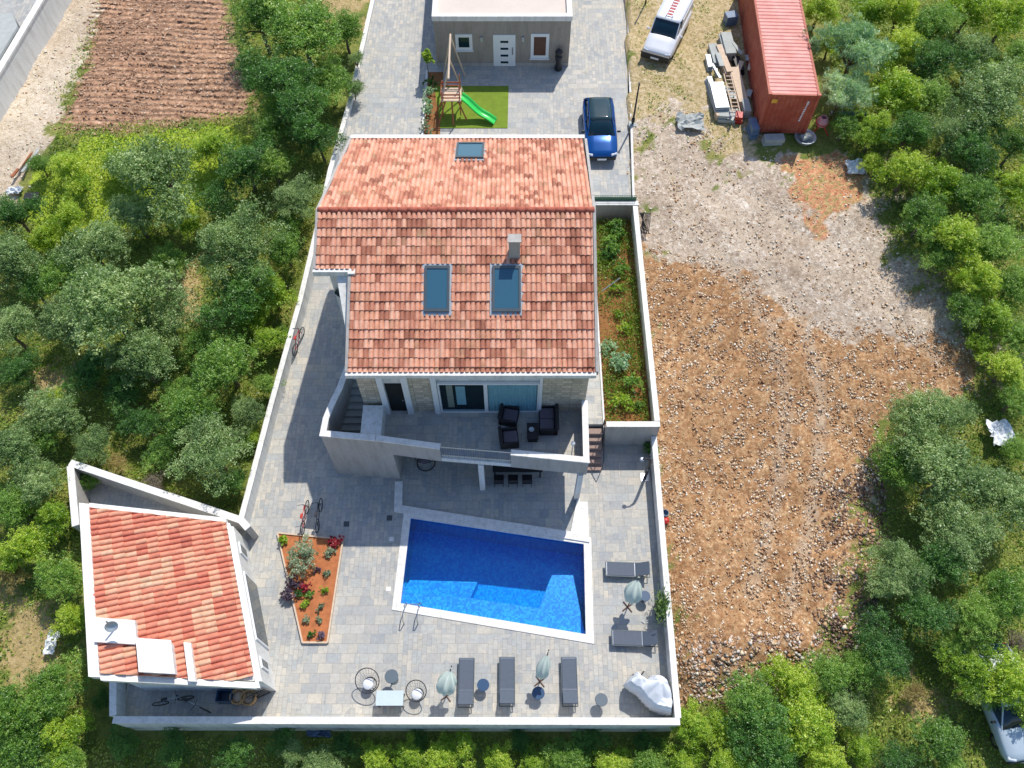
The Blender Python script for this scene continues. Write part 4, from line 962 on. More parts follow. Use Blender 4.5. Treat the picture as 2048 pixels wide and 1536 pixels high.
for k, lst in SPEC.items():
    PROTO[k] = []
    for i, (mt, n, lf, kw) in enumerate(lst):
        me, L = crown_mesh('crown', mt, n, 11 * i + sum(map(ord, k)), lf, **kw); PROTO[k].append((me, trunk_mesh(L, i)))
cnt = {}
NAMES = {'olive': ('olive_tree', 'tree'), 'dark': ('evergreen_tree', 'tree'), 'mid': ('leafy_tree', 'tree'), 'bright': ('leafy_shrub', 'shrub'), 'reed': ('reed_clump', 'reeds'), 'dry': ('dry_scrub', 'shrub'), 'bare': ('bare_shrub', 'shrub')}
def tree(px, py, rpx, kind, label, h=None, group=None, flat=1.0):
    i = cnt.get(kind, 0); cnt[kind] = i + 1; me, tm = PROTO[kind][i % len(PROTO[kind])]
    dep = 1.0; z = 2.0
    for _ in range(6):
        p = at(px, py, z); d = p - Vector((0, 0, CAM_H)); depth = d.y * _c - d.z * _s; r = rpx / FPX * depth
        hh = (h if h else r * (.95 if kind in ('bright', 'dry', 'bare') else 1.15)); gz = float(ground(p.x, p.y)); z = gz + hh
    nm, cat = NAMES[kind]
    e = empty(nm, (p.x, p.y, gz), label, cat, group)
    g = random.Random(int(px * 7 + py)); s_ = r * 1.04; a = g.uniform(0, 6.28)
    c = bpy.data.objects.new('crown', me); C.objects.link(c); c.parent = e; c.location = (0, 0, z - gz); c.scale = (s_ * g.uniform(.94, 1.08), s_ * g.uniform(.94, 1.08), s_ * flat * g.uniform(.9, 1.1)); c.rotation_euler = (0, 0, a)
    t = bpy.data.objects.new('trunk', tm); C.objects.link(t); t.parent = e; t.location = (0, 0, z - gz); t.scale = (s_, s_, max(.3, (z - gz) / 1.1)); t.rotation_euler = (0, 0, a)
    return e
T = [
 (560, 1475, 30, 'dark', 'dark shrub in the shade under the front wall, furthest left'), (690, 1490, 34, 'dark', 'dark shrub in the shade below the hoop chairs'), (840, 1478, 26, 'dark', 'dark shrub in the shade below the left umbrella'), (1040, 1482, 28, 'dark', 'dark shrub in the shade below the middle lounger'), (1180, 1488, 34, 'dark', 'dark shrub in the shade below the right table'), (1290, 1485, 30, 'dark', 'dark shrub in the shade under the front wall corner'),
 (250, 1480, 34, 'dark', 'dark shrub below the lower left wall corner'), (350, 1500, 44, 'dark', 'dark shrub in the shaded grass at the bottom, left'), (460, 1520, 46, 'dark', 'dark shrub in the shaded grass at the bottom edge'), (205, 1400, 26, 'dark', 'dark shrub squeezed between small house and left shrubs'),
 (400, 690, 45, 'mid', 'mid green tree filling the gap right of the bare patch'), (340, 520, 40, 'mid', 'small tree above the bare patch'), (380, 450, 40, 'bright', 'yellow green bush below the grey olive'), (120, 800, 35, 'bright', 'yellow green bush beside the bare earth'), (240, 790, 44, 'dark', 'dark tree below the olive by the bare earth'), (535, 770, 32, 'mid', 'narrow green bush against the path wall, level with the balcony'), (505, 875, 30, 'bright', 'small bright bush against the path wall above the yard'), (180, 960, 30, 'mid', 'green bush at the outer yard tip'), (80, 330, 28, 'mid', 'low bush on the edge of the chalk track'), (560, 210, 40, 'mid', 'green tree in the gap beside the dark tree by the field'),
 (1720, 1340, 48, 'mid', 'mid green tree on the left rim of the clearing'), (1900, 1290, 40, 'mid', 'leafy shrub above the yellow green tree by the car'), (1720, 1500, 46, 'bright', 'bright shrub at the bottom left of the clearing'), (1830, 1390, 34, 'dry', 'dry scrub in the middle of the clearing'), (1870, 1480, 60, 'mid', 'leafy tree below the clearing at the bottom edge'), (1790, 1530, 50, 'dark', 'dark tree cut by the bottom edge right of centre'), (1985, 1385, 44, 'mid', 'leafy branches over the roof of the half hidden car'), (1900, 1540, 46, 'mid', 'leafy tree at the bottom edge below the parked car'), (1970, 150, 40, 'bright', 'bright shrub behind the soft grey tree'), (1690, 250, 34, 'mid', 'green bush behind the blue grey pipe'), (1740, 330, 30, 'bright', 'small bright bush at the rim of the red rubble'), (1660, 90, 34, 'bright', 'yellow green bush between container and reeds'),
 # upper left
 (520, 35, 75, 'mid', 'green tree at the top edge, right of the ploughed field'), (610, 70, 90, 'mid', 'large green tree between the ploughed field and the driveway wall'),
 (690, 60, 48, 'mid', 'small green tree at the top against the driveway wall'), (560, 150, 80, 'dark', 'dark green tree just right of the ploughed field'),
 (660, 160, 55, 'mid', 'mid green tree touching the driveway wall, above the dark hollow'), (610, 225, 78, 'dark', 'dark tree beside the wall, upper left of the villa roof'),
 (545, 265, 45, 'mid', 'green shrub left of the darkest tree by the wall'), (640, 285, 45, 'dark', 'darkest tree pressed to the wall next to the roof corner'),
 (708, 176, 26, 'olive', 'grey green bush hanging over the driveway wall', 1.2), (714, 118, 20, 'olive', 'smallest bush leaning over the driveway wall', 1.3),
 (150, 345, 50, 'bright', 'yellow green shrub near the debris on the chalk track'), (235, 325, 36, 'bright', 'bright shrub just below the ploughed field'), (140, 440, 48, 'bright', 'bright low shrub left of the grey olive'),
 (325, 350, 98, 'olive', 'grey olive tree below the ploughed field'), (270, 430, 60, 'olive', 'smaller olive leaning out of the grey olive tree'), (250, 330, 40, 'mid', 'round bush between olive and ploughed field'), (430, 300, 45, 'bright', 'yellowish bush right of the grey olive'),
 (490, 330, 65, 'dark', 'dark tree above the big evergreen'), (545, 330, 50, 'mid', 'leafy tree halfway between grey olive and roof'), (590, 400, 52, 'olive', 'olive close to the wall, level with the roof ridge'), (450, 400, 52, 'dark', 'dark evergreen right of the grey olive'),
 (30, 430, 55, 'dark', 'dark tree at the left edge under the chalk track'), (20, 530, 70, 'olive', 'olive cut by the left edge, upper one'), (90, 480, 42, 'bright', 'bright shrub near the left edge'),
 (190, 500, 75, 'olive', 'spreading olive on the upper left'), (130, 560, 60, 'mid', 'mid green tree on the left, above the great olive'),
 (475, 500, 98, 'olive', 'tall olive beside the wall, level with the wing eave'), (470, 590, 75, 'dark', 'dark lower tree under the tall olive'), (570, 500, 48, 'mid', 'mid green tree against the wall by the wing eave'), (545, 590, 52, 'bright', 'bright green shrub against the path wall'), (575, 450, 36, 'mid', 'small leafy tree close to the wall below the ridge'),
 (215, 610, 118, 'olive', 'great olive in the middle of the left scrub'), (130, 650, 60, 'olive', 'grey olive left of the great olive'), (330, 640, 68, 'olive', 'olive right of the great olive, by the bare patch'), (280, 720, 78, 'olive', 'olive below the great olive'),
 (20, 660, 60, 'olive', 'olive cut by the left edge, lower one'), (40, 740, 45, 'dark', 'dark bush at the left edge above the bare earth'), (170, 745, 50, 'dark', 'dark bush by the bare earth'),
 (540, 680, 42, 'bright', 'brightest green bush against the path wall'), (505, 640, 40, 'bright', 'small bright bush above the round olive'), (450, 730, 78, 'mid', 'round leafy tree left of the path wall'), (370, 790, 52, 'mid', 'mid green tree between two olives'),
 (380, 830, 70, 'mid', 'leafy tree above the triangular yard'), (420, 900, 88, 'olive', 'olive overhanging the triangular yard wall'), (500, 830, 45, 'olive', 'olive against the path wall, level with the balcony'), (330, 900, 42, 'mid', 'small tree left of the overhanging olive'), (290, 850, 45, 'dark', 'dark tree in the shaded hollow above the yard'), (455, 960, 40, 'dark', 'dark shrub in the corner of path wall and yard wall'),
 (110, 830, 62, 'olive', 'olive below the bare earth'), (190, 890, 50, 'olive', 'olive just above the yard tip'), (230, 930, 36, 'dry', 'dry yellowish scrub behind the yard wall'), (310, 965, 38, 'bare', 'brown twiggy scrub behind the yard wall'),
 (30, 900, 68, 'olive', 'pale olive at the left edge, level with the yard tip'), (80, 960, 62, 'olive', 'pale olive left of the yard tip'), (30, 1010, 55, 'mid', 'green tree at the left edge beside the small house'), (110, 1040, 55, 'bright', 'bright shrub along the left wall of the small house, upper'), (60, 1100, 60, 'bright', 'bright shrub along the left wall of the small house, middle'),
 (120, 1160, 52, 'mid', 'leafy shrub against the left wall of the small house'), (140, 1240, 42, 'bright', 'bright shrub level with the satellite dish'), (20, 1150, 42, 'dry', 'dry scrub at the left edge beside the small house'),
 (30, 1420, 78, 'mid', 'leafy tree at the bottom left corner, upper'), (100, 1390, 68, 'mid', 'leafy tree left of the small house corner'), (130, 1470, 62, 'bright', 'bright shrub at the bottom left'), (50, 1500, 70, 'mid', 'leafy tree in the bottom left corner'), (130, 1530, 50, 'mid', 'leafy tree cut by the bottom edge on the left'),
 (90, 870, 45, 'mid', 'mid green bush among the pale olives'), (70, 580, 42, 'dark', 'dark bush between the left edge olives'),
 # bottom hedge
 (585, 1500, 34, 'olive', 'grey green shrub below the front wall, leftmost of the row'), (640, 1525, 42, 'olive', 'low olive shrub at the bottom edge left of centre'), (760, 1520, 40, 'bright', 'bright shrub at the bottom, left of the tall one'), (820, 1510, 42, 'bright', 'bright shrub at the bottom next to the tall one'),
 (925, 1495, 42, 'bright', 'tallest bright shrub reaching the front wall'), (880, 1525, 45, 'bright', 'bright shrub at the bottom edge, below the umbrella'), (1000, 1520, 42, 'bright', 'bright shrub at the bottom centre'), (1070, 1525, 40, 'bright', 'bright shrub at the bottom, right of centre'), (1140, 1525, 45, 'mid', 'mid green shrub at the bottom below the right lounger'), (1220, 1530, 45, 'bright', 'bright shrub at the bottom below the covered swing'), (1300, 1530, 48, 'mid', 'mid green shrub below the corner of the terrace'),
 (1385, 1450, 52, 'bright', 'yellow green shrub at the outer corner of the terrace'), (1370, 1530, 50, 'bright', 'yellow green shrub under the corner one, at the bottom edge'),
 (1500, 1400, 66, 'mid', 'green tree right below the stony lot'), (1510, 1490, 78, 'dark', 'dark green tree at the bottom right of centre'), (1580, 1370, 60, 'bright', 'bright tree at the bottom tip of the stony lot'), (1600, 1450, 78, 'bright', 'wide bright tree at the bottom right'), (1650, 1350, 55, 'mid', 'mid green tree by the stone bank'), (1450, 1530, 55, 'bright', 'bright shrub at the bottom edge near the dark tree'), (1640, 1520, 60, 'bright', 'bright shrub at the bottom edge left of the shaded clearing'), (1690, 1420, 48, 'olive', 'olive shrub at the edge of the shaded clearing'), (1440, 1455, 42, 'bright', 'bright bush between corner shrub and dark tree'),
 # right
 (1790, 1130, 62, 'olive', 'round grey olive standing alone right of the stone bank'), (1780, 1160, 55, 'olive', 'lower half of the round olive clump'), (1830, 850, 78, 'olive', 'olive at the right corner of the stony lot'), (1900, 830, 55, 'olive', 'olive at the top right of the shaded group'), (1800, 940, 60, 'mid', 'leafy tree on the shaded right side of the lot'), (1890, 950, 95, 'olive', 'broad pale olive in the right hand group'), (1990, 990, 80, 'olive', 'pale olive by the white sheet'), (1930, 1060, 80, 'olive', 'olive below the broad pale one'), (2030, 900, 40, 'mid', 'small tree at the right edge beside the white sheet'),
 (1850, 1230, 60, 'dark', 'dark tree in the shade below the round olive'), (1770, 1290, 62, 'dark', 'darkest low tree left of the clearing'), (1880, 1130, 65, 'dark', 'dark tree between round olive and right edge'), (2010, 1190, 65, 'mid', 'mid green tree at the right edge above the parked car'), (1950, 1240, 62, 'mid', 'leafy tree above the parked car'), (2030, 1290, 42, 'bare', 'brown bare shrub at the right edge'),
 (1930, 1345, 60, 'bright', 'yellow green tree overhanging the parked car, left part'), (2010, 1370, 68, 'bright', 'yellow green tree overhanging the parked car, right part'), (2046, 1410, 36, 'mid', 'green branch mass at the edge above the car bonnet'),
 # upper right thicket
 (1640, 20, 50, 'bright', 'yellow green shrub beside the container top'), (1712, 100, 84, 'reed', 'blue green reed clump right of the container'), (1690, 185, 60, 'reed', 'lower reed clump beside the container corner'), (1740, 30, 52, 'bright', 'bright shrub above the reeds'), (1800, 30, 58, 'bright', 'bright shrub at the top, right of the reeds'), (1870, 50, 60, 'mid', 'leafy tree at the top right'), (1940, 20, 58, 'bright', 'bright shrub at the top edge near the corner'), (2010, 40, 60, 'bright', 'bright shrub in the top right corner'), (2040, 110, 42, 'mid', 'leafy tree under the top right corner'),
 (1800, 110, 56, 'bright', 'bright shrub right of the reeds'), (1880, 130, 60, 'dark', 'dark shrub in the upper right thicket'), (1950, 110, 50, 'olive', 'soft grey tree in the upper right thicket'), (1790, 190, 66, 'bright', 'large bright shrub below the reeds'), (1860, 200, 52, 'mid', 'leafy tree left of the big grey tree'), (1745, 265, 50, 'bright', 'bright shrub at the edge of the debris'), (1820, 270, 55, 'dark', 'dark shrub in the thicket hollow'),
 (1980, 200, 88, 'olive', 'big soft grey tree on the upper right'), (1900, 270, 66, 'olive', 'grey tree joined to the big soft one'), (1960, 300, 66, 'dark', 'dark tree under the big soft grey tree'), (2030, 290, 48, 'mid', 'leafy tree at the right edge, upper'), (1810, 345, 58, 'bright', 'bright shrub above the gravel corner'), (1880, 370, 62, 'bright', 'bright shrub in the middle of the thicket edge'), (1950, 400, 66, 'mid', 'leafy tree in the middle of the right thicket'), (2030, 380, 56, 'bright', 'bright shrub at the right edge, middle'),
 (1850, 430, 56, 'mid', 'leafy shrub beside the gravel, upper'), (1910, 480, 66, 'bright', 'bright shrub beside the gravel, middle'), (1990, 490, 66, 'mid', 'leafy tree right of the middle bright shrub'), (1880, 510, 46, 'mid', 'small leafy shrub at the gravel edge'), (1950, 560, 62, 'bright', 'bright shrub beside the gravel, lower'), (2025, 570, 55, 'mid', 'leafy tree at the right edge, lower'), (1930, 610, 44, 'mid', 'small shrub at the gravel rim, lower'), (1990, 640, 58, 'bright', 'bright shrub above the lot corner'), (2035, 680, 48, 'mid', 'leafy tree at the edge above the lot corner'), (2010, 740, 50, 'bright', 'bright shrub at the right corner of the lot'), (2030, 800, 45, 'mid', 'leafy shrub at the edge under the lot corner'), (1960, 690, 34, 'bright', 'small bright bush on the lot rim'),
]
for t in T: tree(*t)

# undergrowth covering the unbuilt land
def undergrowth():
    sc = [gp([(0, 440), (60, 400), (130, 250), (500, 230), (460, 0), (460, -60), (735, -60), (650, 340), (600, 560), (470, 1030), (140, 910), (175, 1020), (190, 1345), (230, 1440), (0, 1536), (-150, 1200), (-150, 600)]),
          gp([(180, 1440), (1340, 1465), (1370, 1410), (1480, 1390), (1650, 1240), (1760, 1000), (1780, 830), (1960, 780), (1760, 480), (1680, 280), (1640, -60), (2200, -60), (2200, 1600), (100, 1600)]),
          gp([(1262, 390), (1255, -60), (1520, -60), (1500, 250), (1420, 330)]), gp([(90, 190), (200, 20), (210, 40), (140, 240)])]
    pts = np.concatenate([scatter_in([sc[0]], 100000), scatter_in([sc[1]], 130000), scatter_in([sc[2]], 6000), scatter_in([sc[3]], 900)])
    keep = poly_d([(-20.3, 15.6), (-17.6, 4.0), (6.9, 4.1), (6.9, 30), (DR[2].x + .3, 60), (-9.5, 60)] + [(p.x - .15, p.y) for p in LW[::-1]], pts[:, 0], pts[:, 1]) < 0
    pts = pts[keep]; n = len(pts)
    den = .5 + .5 * np.sin(pts[:, 0] * 1.1 + 1.5 * np.sin(pts[:, 1] * .7)) * np.sin(pts[:, 1] * .9 + np.sin(pts[:, 0] * .8))
    tone = np.clip(.5 + .45 * (den - .5) + rng.normal(0, .2, n), 0, 1)
    nn_ = den * (.6 + .4 * np.sin(pts[:, 0] * 2.9 + pts[:, 1]) * np.sin(pts[:, 1] * 3.3)); bare = np.zeros(n)
    for k_ in ('w_dry', 'w_plough', 'w_chalk', 'w_gravel', 'w_soil'):
        for pl in [ZONES[k_][0]] + ZONES2.get(k_, []): bare = np.maximum(bare, sm(-.3, .8, poly_d(pl, pts[:, 0], pts[:, 1])))
    st_ = sm(0, 1, poly_d(ZONES['w_straw'][0], pts[:, 0], pts[:, 1])) * (np.sin(pts[:, 0] * 1.9 + 2 * np.sin(pts[:, 1] * .8)) * np.sin(pts[:, 1] * 1.4 + np.sin(pts[:, 0] * 1.3)) < .25)
    kp = rng.random(n) > np.maximum(bare * .93, st_ * .92); pts, den, tone, nn_ = pts[kp], den[kp], tone[kp], nn_[kp]; n = len(pts)
    z = ground(pts[:, 0], pts[:, 1]) + .02 + rng.random(n) ** 1.2 * (.10 + .75 * nn_ ** 1.5)
    sel = (pts[:, 0] > 7) & (pts[:, 1] > 27); z[sel] = ground(pts[sel, 0], pts[sel, 1]) + .05
    v, f = leaves(np.stack([pts[:, 0], pts[:, 1], z], 1), .07, tone, .4, .3)
    tag(npmesh('undergrowth', v, f, 'under', tone), kind='stuff')
undergrowth()
def strip_plants():      # weeds of the planted strip
    q = rng.uniform((4.4, 17.3), (6.4, 29.6), (26000, 2)); d = .5 + .5 * np.sin(q[:, 0] * 2 + q[:, 1] * .9) * np.sin(q[:, 1] * 1.7)
    q = q[rng.random(26000) < (.08 + .9 * d) * (1 - .6 * np.exp(-((q[:, 1] - 22.5) / 1.8) ** 2) * (q[:, 0] < 5.7))]; n = len(q); t = np.clip(rng.normal(.45, .2, n), 0, 1)
    v, f = leaves(np.stack([q[:, 0], q[:, 1], 1.17 + rng.random(n) * .4], 1), .055, t, .4, .6); tag(npmesh('weeds', v, f, 'under', t), kind='stuff')
strip_plants()
def small_plant(px, py, zb, r, mat, label, name='garden_plant', cat='plant', flat=.7, n=900, leaf=.09, aspect=.4, upright=.2, group=None, stem=True):
    p = at(px, py, zb); e = empty(name, p, label, cat, group); g = np.random.default_rng(int(px * 3 + py)); q, t, L, _ = crown_pts(n, g, 9, flat, .55, (.3, .5))
    q = q * r; q[:, 2] = np.maximum(q[:, 2] + r * .45, .02); v, f = leaves(q, leaf * r, t, aspect, upright, g)
    o = npmesh('foliage', v, f, mat, t, 'mesh'); ob = bpy.data.objects.new('foliage', o); C.objects.link(ob); ob.parent = e
    if stem:
        s_ = MB().tube([(0, 0, 0), (.02, .01, r * .5)], [.03, .015], 5); me = bpy.data.meshes.new('stem'); me.from_pydata(s_.v, [], s_.f); me.materials.append(M['bark']); ob = bpy.data.objects.new('stem', me); C.objects.link(ob); ob.parent = e
    return e
for px, py, r, mt, lb in ((1232, 470, .9, 'leaf_mid', 'leafy bush at the far end of the planted strip'), (1215, 520, .7, 'leaf_dark', 'dark bush below the far one in the planted strip'), (1235, 632, .35, 'leaf_bright', 'small yellow flowering tuft in the planted strip'),
                          (1232, 580, .5, 'leaf_bright', 'low light green plant in the planted strip'), (1238, 730, .75, 'leaf_reed', 'blue green bush in the planted strip'), (1262, 775, .7, 'leaf_mid', 'green bush against the lot wall in the planted strip'), (1240, 810, .65, 'leaf_bright', 'yellowish bush at the near end of the planted strip'), (1222, 500, .85, 'leaf_mid', 'broad green bush beside the garden path, upper half of the planted strip'), (1240, 545, .6, 'leaf_mid', 'round green bush above the grey rod'), (1215, 700, .5, 'leaf_reed', 'small blue green bush against the garden path'), (1250, 660, .45, 'leaf_bright', 'light green bush below the yellow tuft'), (1275, 815, .4, 'leaf_mid', 'small green bush in the near right corner of the planted strip')):
    small_plant(px, py, 1.15, r, mt, lb, 'garden_bush', 'bush', n=2600, leaf=.07)
# ------------------------------------------------------------------ flower bed
fb = empty('flower_bed', at(625, 1170, 0), 'tapering raised bed of orange soil beside the pool', 'flower bed')
bed = [xy(555, 1066, .1), xy(605, 1285, .1), xy(655, 1285, .1), xy(686, 1079, .1)]
MB().prism(bed, .0, .09).build('soil', 'soilbed', fb)
m = MB()
for i in range(4): a, b_ = bed[i], bed[(i + 1) % 4]; m.wallline([a, b_], .07, 0, .14 + .002 * i)
m.build('edging', 'paletimber', fb)
small_plant(612, 1118, .1, .98, 'leaf_silver', 'young grey green olive in the flower bed', 'young_olive', 'tree', .8, 3600, .05)
BP = [(570, 1082, .26, 'leaf_bright', 'yellow green tuft in the top left corner of the bed'), (662, 1106, .24, 'leaf_silver', 'silver rosette in the top right of the bed'), (672, 1088, .3, 'leaf_red', 'dark red shrub in the top right corner of the bed'),
      (655, 1148, .17, 'leaf_silver', 'small silver plant right of the young olive'), (634, 1140, .16, 'leaf_purple', 'dark tuft at the foot of the young olive'), (592, 1165, .3, 'leaf_purple', 'purple plant on the left edge of the bed'), (578, 1195, .34, 'leaf_purple', 'lavender coloured grass spilling over the left edge'),
      (612, 1178, .24, 'leaf_red', 'red leaved plant in the middle of the bed'), (600, 1190, .2, 'leaf_dark', 'dark green plant in the middle left of the bed'), (622, 1190, .2, 'leaf_mid', 'green plant beside the red one'), (650, 1182, .17, 'leaf_bright', 'light green ball on the right of the bed'),
      (612, 1210, .2, 'leaf_bright', 'yellow green plant in the lower middle of the bed'), (642, 1214, .17, 'leaf_silver', 'silver tuft on the lower right'), (613, 1240, .18, 'leaf_silver', 'silver rosette near the narrow end, left'), (639, 1241, .17, 'leaf_silver', 'silver rosette near the narrow end, right'),
      (622, 1270, .18, 'leaf_dark', 'dark low plant at the narrow end, left'), (644, 1272, .2, 'leaf_purple', 'pebbly grey plant at the narrow end, right')]
for px, py, r, mt, lb in BP: small_plant(px, py, .09, r * 1.3, mt, lb, 'bedding_plant', 'plant', .7, 520, .19, group='bedding plants')
def climber(px, py, zb, hgt, label, wid=.24, n=900):
    p = at(px, py, zb); e = empty('flowering_climber', p, label, 'climber'); g = np.random.default_rng(int(px))
    q = np.stack([g.normal(0, wid * .5, n), g.normal(0, wid * .5, n), g.uniform(.3, hgt, n)], 1); t = g.random(n)
    for nm, mt, s0 in (('foliage', 'leaf_dark', slice(0, n // 2)), ('flowers', 'leaf_red', slice(n // 2, n))):
        v, f = leaves(q[s0], .055, t[s0], .6, 0, g); ob = bpy.data.objects.new(nm, npmesh(nm, v, f, mt, t[s0], 'mesh')); C.objects.link(ob); ob.parent = e; ob['kind'] = 'stuff'
    m = MB(); m.tube([(0, 0, 0), (.03, 0, hgt * .6), (0, .03, hgt)], .02, 5); [m.tube([(-wid, 0, z), (wid, 0, z)], .008, 4) for z in np.arange(.3, hgt, .35)]; [m.tube([(x, 0, 0), (x, 0, hgt)], .01, 4) for x in (-wid, wid)]
    me = bpy.data.meshes.new('trellis'); me.from_pydata(m.v, [], m.f); me.materials.append(M['black']); ob = bpy.data.objects.new('trellis', me); C.objects.link(ob); ob.parent = e

# ------------------------------------------------------------------ garden furniture
def rigid(e, loc, rz_=0): e.location = loc; e.rotation_euler[2] = rz_; return e
def lounger():
    e = empty('sun_lounger', (0, 0, 0), '', 'sun lounger', 'slate grey sun loungers on the pool terrace')
    m = MB(); [m.tube([(s * .31, -.95, .3), (s * .31, .97, .3)], .022) for s in (-1, 1)]; [m.tube([(-.31, y, .3), (.31, y, .3)], .022) for y in (-.95, 0, .97)]; m.build('frame', 'darkframe', e)
    MB().box((0, .33, .32), (.58, 1.26, .03)).build('seat', 'sling', e, bevel=.01)
    MB().add([(-.29, -.31, .32), (.29, -.31, .32), (.29, -.88, .66), (-.29, -.88, .66), (-.29, -.33, .29), (.29, -.33, .29), (.29, -.90, .63), (-.29, -.90, .63)], [(0, 1, 2, 3), (4, 7, 6, 5), (0, 4, 5, 1), (1, 5, 6, 2), (2, 6, 7, 3), (3, 7, 4, 0)]).build('backrest', 'sling', e)
    for y in (-.3, .93): MB().box((0, y, .337), (.58, .022, .006)).build('seam', 'steel', e)
    for x in (-.3, .3):
        for y in (-.75, .8): MB().tube([(x, y, 0), (x, y, .3)], .02).build('leg', 'darkframe', e)
        MB().tube([(x, -.82, .6), (x, -.66, .3)], .012).build('strut', 'darkframe', e)
    return e
lg = lounger(); LS = [(933, 1368, 0, 'leftmost of the three grey loungers in the bottom row'), (1014, 1366, 0, 'middle grey lounger of the bottom row, beside the round blue table'), (1138, 1366, 0, 'rightmost grey lounger of the bottom row'),
     (1254, 1143, R(88), 'grey lounger on the right, nearest the pool, above the umbrella'), (1268, 1280, R(88), 'grey lounger on the right below the umbrella, shaded by it')]
for i, (px, py, a, lb) in enumerate(LS):
    o = lg if i == 0 else copy_tree(lg); rigid(o, at(px, py, 0), a); o['label'] = lb
def round_table(px, py, mat, h, r, label, group='round side tables on the terrace'):
    e = empty('side_table', (0, 0, 0), label, 'table', group)
    MB().lathe([(.01, h - .03), (r, h - .03), (r + .01, h - .015), (r, h), (.01, h)], n=24).build('table_top', mat, e)
    MB().tube([(0, 0, 0), (0, 0, h - .03)], .03, 8).build('stem', 'darkframe', e); MB().lathe([(.01, 0), (r * .7, 0), (r * .68, .02), (.01, .03)], n=20).build('base', 'darkframe', e)
    rigid(e, at(px, py, 0) if True else 0); return e
round_table(967, 1374, 'bluetop', .5, .24, 'round blue table between the left and middle loungers'); round_table(1076, 1390, 'bluetop', .5, .25, 'round blue table at the foot of the middle umbrella')
round_table(1200, 1404, 'slatetop', .6, .25, 'round slate table between right lounger and covered swing'); round_table(1287, 1198, 'bluetop', .5, .22, 'round navy table beside the right umbrella')
round_table(788, 1360, 'slatetop', .85, .27, 'tall round slate table between the two hoop chairs')
def parasol(px, py, label, tiltd, l=1.25, rad=.27, az=0.0):
    e = empty('parasol', (0, 0, 0), label, 'umbrella', 'sage green folded parasols on the terrace')
    MB().tube([(0, 0, 0), (0, 0, 1.3)], .024, 8).build('pole', 'bronze', e)
    b_ = MB(); [b_.tube([(0, 0, .03), (.28 * math.cos(a), .28 * math.sin(a), .03)], .025, 5) for a in (.6, 2.2, 3.8, 5.4)]; b_.build('base', 'bronze', e)
    d = Vector((math.sin(az) * math.sin(tiltd), math.cos(az) * math.sin(tiltd), math.cos(tiltd))); rings = []; u = d.cross(Vector((1, 0, 0))).normalized(); q = d.cross(u)
    for k in range(11):
        f = k / 10; rr = rad * (math.sin(math.pi * min(1, f * 1.0 + .16)) ** .7 * (1 - f * .35) if f < .98 else .12); c = Vector((0, 0, 1.15)) + d * (f * l)
        rings.append([c + (u * math.cos(t) + q * math.sin(t)) * rr * (1 + .22 * math.cos(6 * t + k * .25)) for t in np.linspace(0, 2 * math.pi, 37)[:-1]])
    MB().loft(rings).build('canopy', 'sage', e, True); MB().tube([Vector((0, 0, 1.2)), Vector((0, 0, 1.15)) + d * (l + .08)], .022, 8).build('mast', 'bronze', e)
    return rigid(e, at(px, py, 0))
parasol(893, 1392, 'sage green parasol left of the leftmost lounger', R(40), 1.25, .40, R(22)); parasol(1080, 1363, 'sage green parasol folded slim behind the round blue table', R(40), 1.3, .28, R(20)); parasol(1255, 1214, 'sage green parasol between the two right hand loungers', R(34), 1.3, .38, R(20))
def hoop_chair(px, py, rad, tx, label):
    e = empty('hoop_chair', (0, 0, 0), label, 'chair', 'black hoop chairs with white cushions')
    MB().ring((0, 0, .78), rad, .02, R(tx), R(-8)).build('hoop', 'black', e, True)
    m = MB(); c = Vector((.0, -.08, .38)); mt = Matrix.Rotation(R(-8), 3, 'Y') @ Matrix.Rotation(R(tx), 3, 'X')
    for k in range(22):
        a = k / 22 * 6.283; m.tube([mt @ Vector((rad * math.cos(a), rad * math.sin(a), 0)) + Vector((0, 0, .78)), c + Vector((.18 * math.cos(a), .16 * math.sin(a), 0))], .0045, 4)
    m.build('cords', 'black', e); MB().lathe([(.02, 0), (.2, .01), (.23, .06), (.2, .11), (.02, .12)], c, 18).build('cushion', 'whitecloth', e, True)
    MB().ring((0, 0, .03), rad * .55, .015).build('base_ring', 'black', e)
    for a in (.8, 2.4, 3.9, 5.5): MB().tube([(rad * .55 * math.cos(a), rad * .55 * math.sin(a), .03), (c.x + .17 * math.cos(a), c.y + .15 * math.sin(a), .38)], .012, 5).build('leg', 'black', e)
    return rigid(e, at(px, py, 0))
hoop_chair(740, 1368, .5, 24, 'larger black hoop chair with white cushion, left of the low table'); hoop_chair(836, 1388, .42, 22, 'smaller black hoop chair with white cushion, right of the low table')
e = empty('low_table', (0, 0, 0), 'pale rectangular table with glass top by the front wall', 'table')
MB().box((0, 0, .74), (1.1, .58, .03)).build('table_top', plain('frosted_glass_top', lin(196, 210, 216), .15, .05), e, bevel=.008)
for x in (-.5, .5):
    for y in (-.24, .24): MB().tube([(x, y, 0), (x, y, .72)], .02, 6).build('leg', 'black', e)
MB().box((0, 0, .35), (1.02, .5, .02)).build('shelf', 'interior', e); rigid(e, at(784, 1402, 0))
m = MB(); pts = [(-.62, .34, .5), (-.3, .38, .95), (0, .4, 1.0), (.3, .38, .95), (.62, .34, .5)]; m.tube([(-.66, .3, 0)] + pts + [(.66, .3, 0)], .016, 6)
m.build('arch', 'black', e)
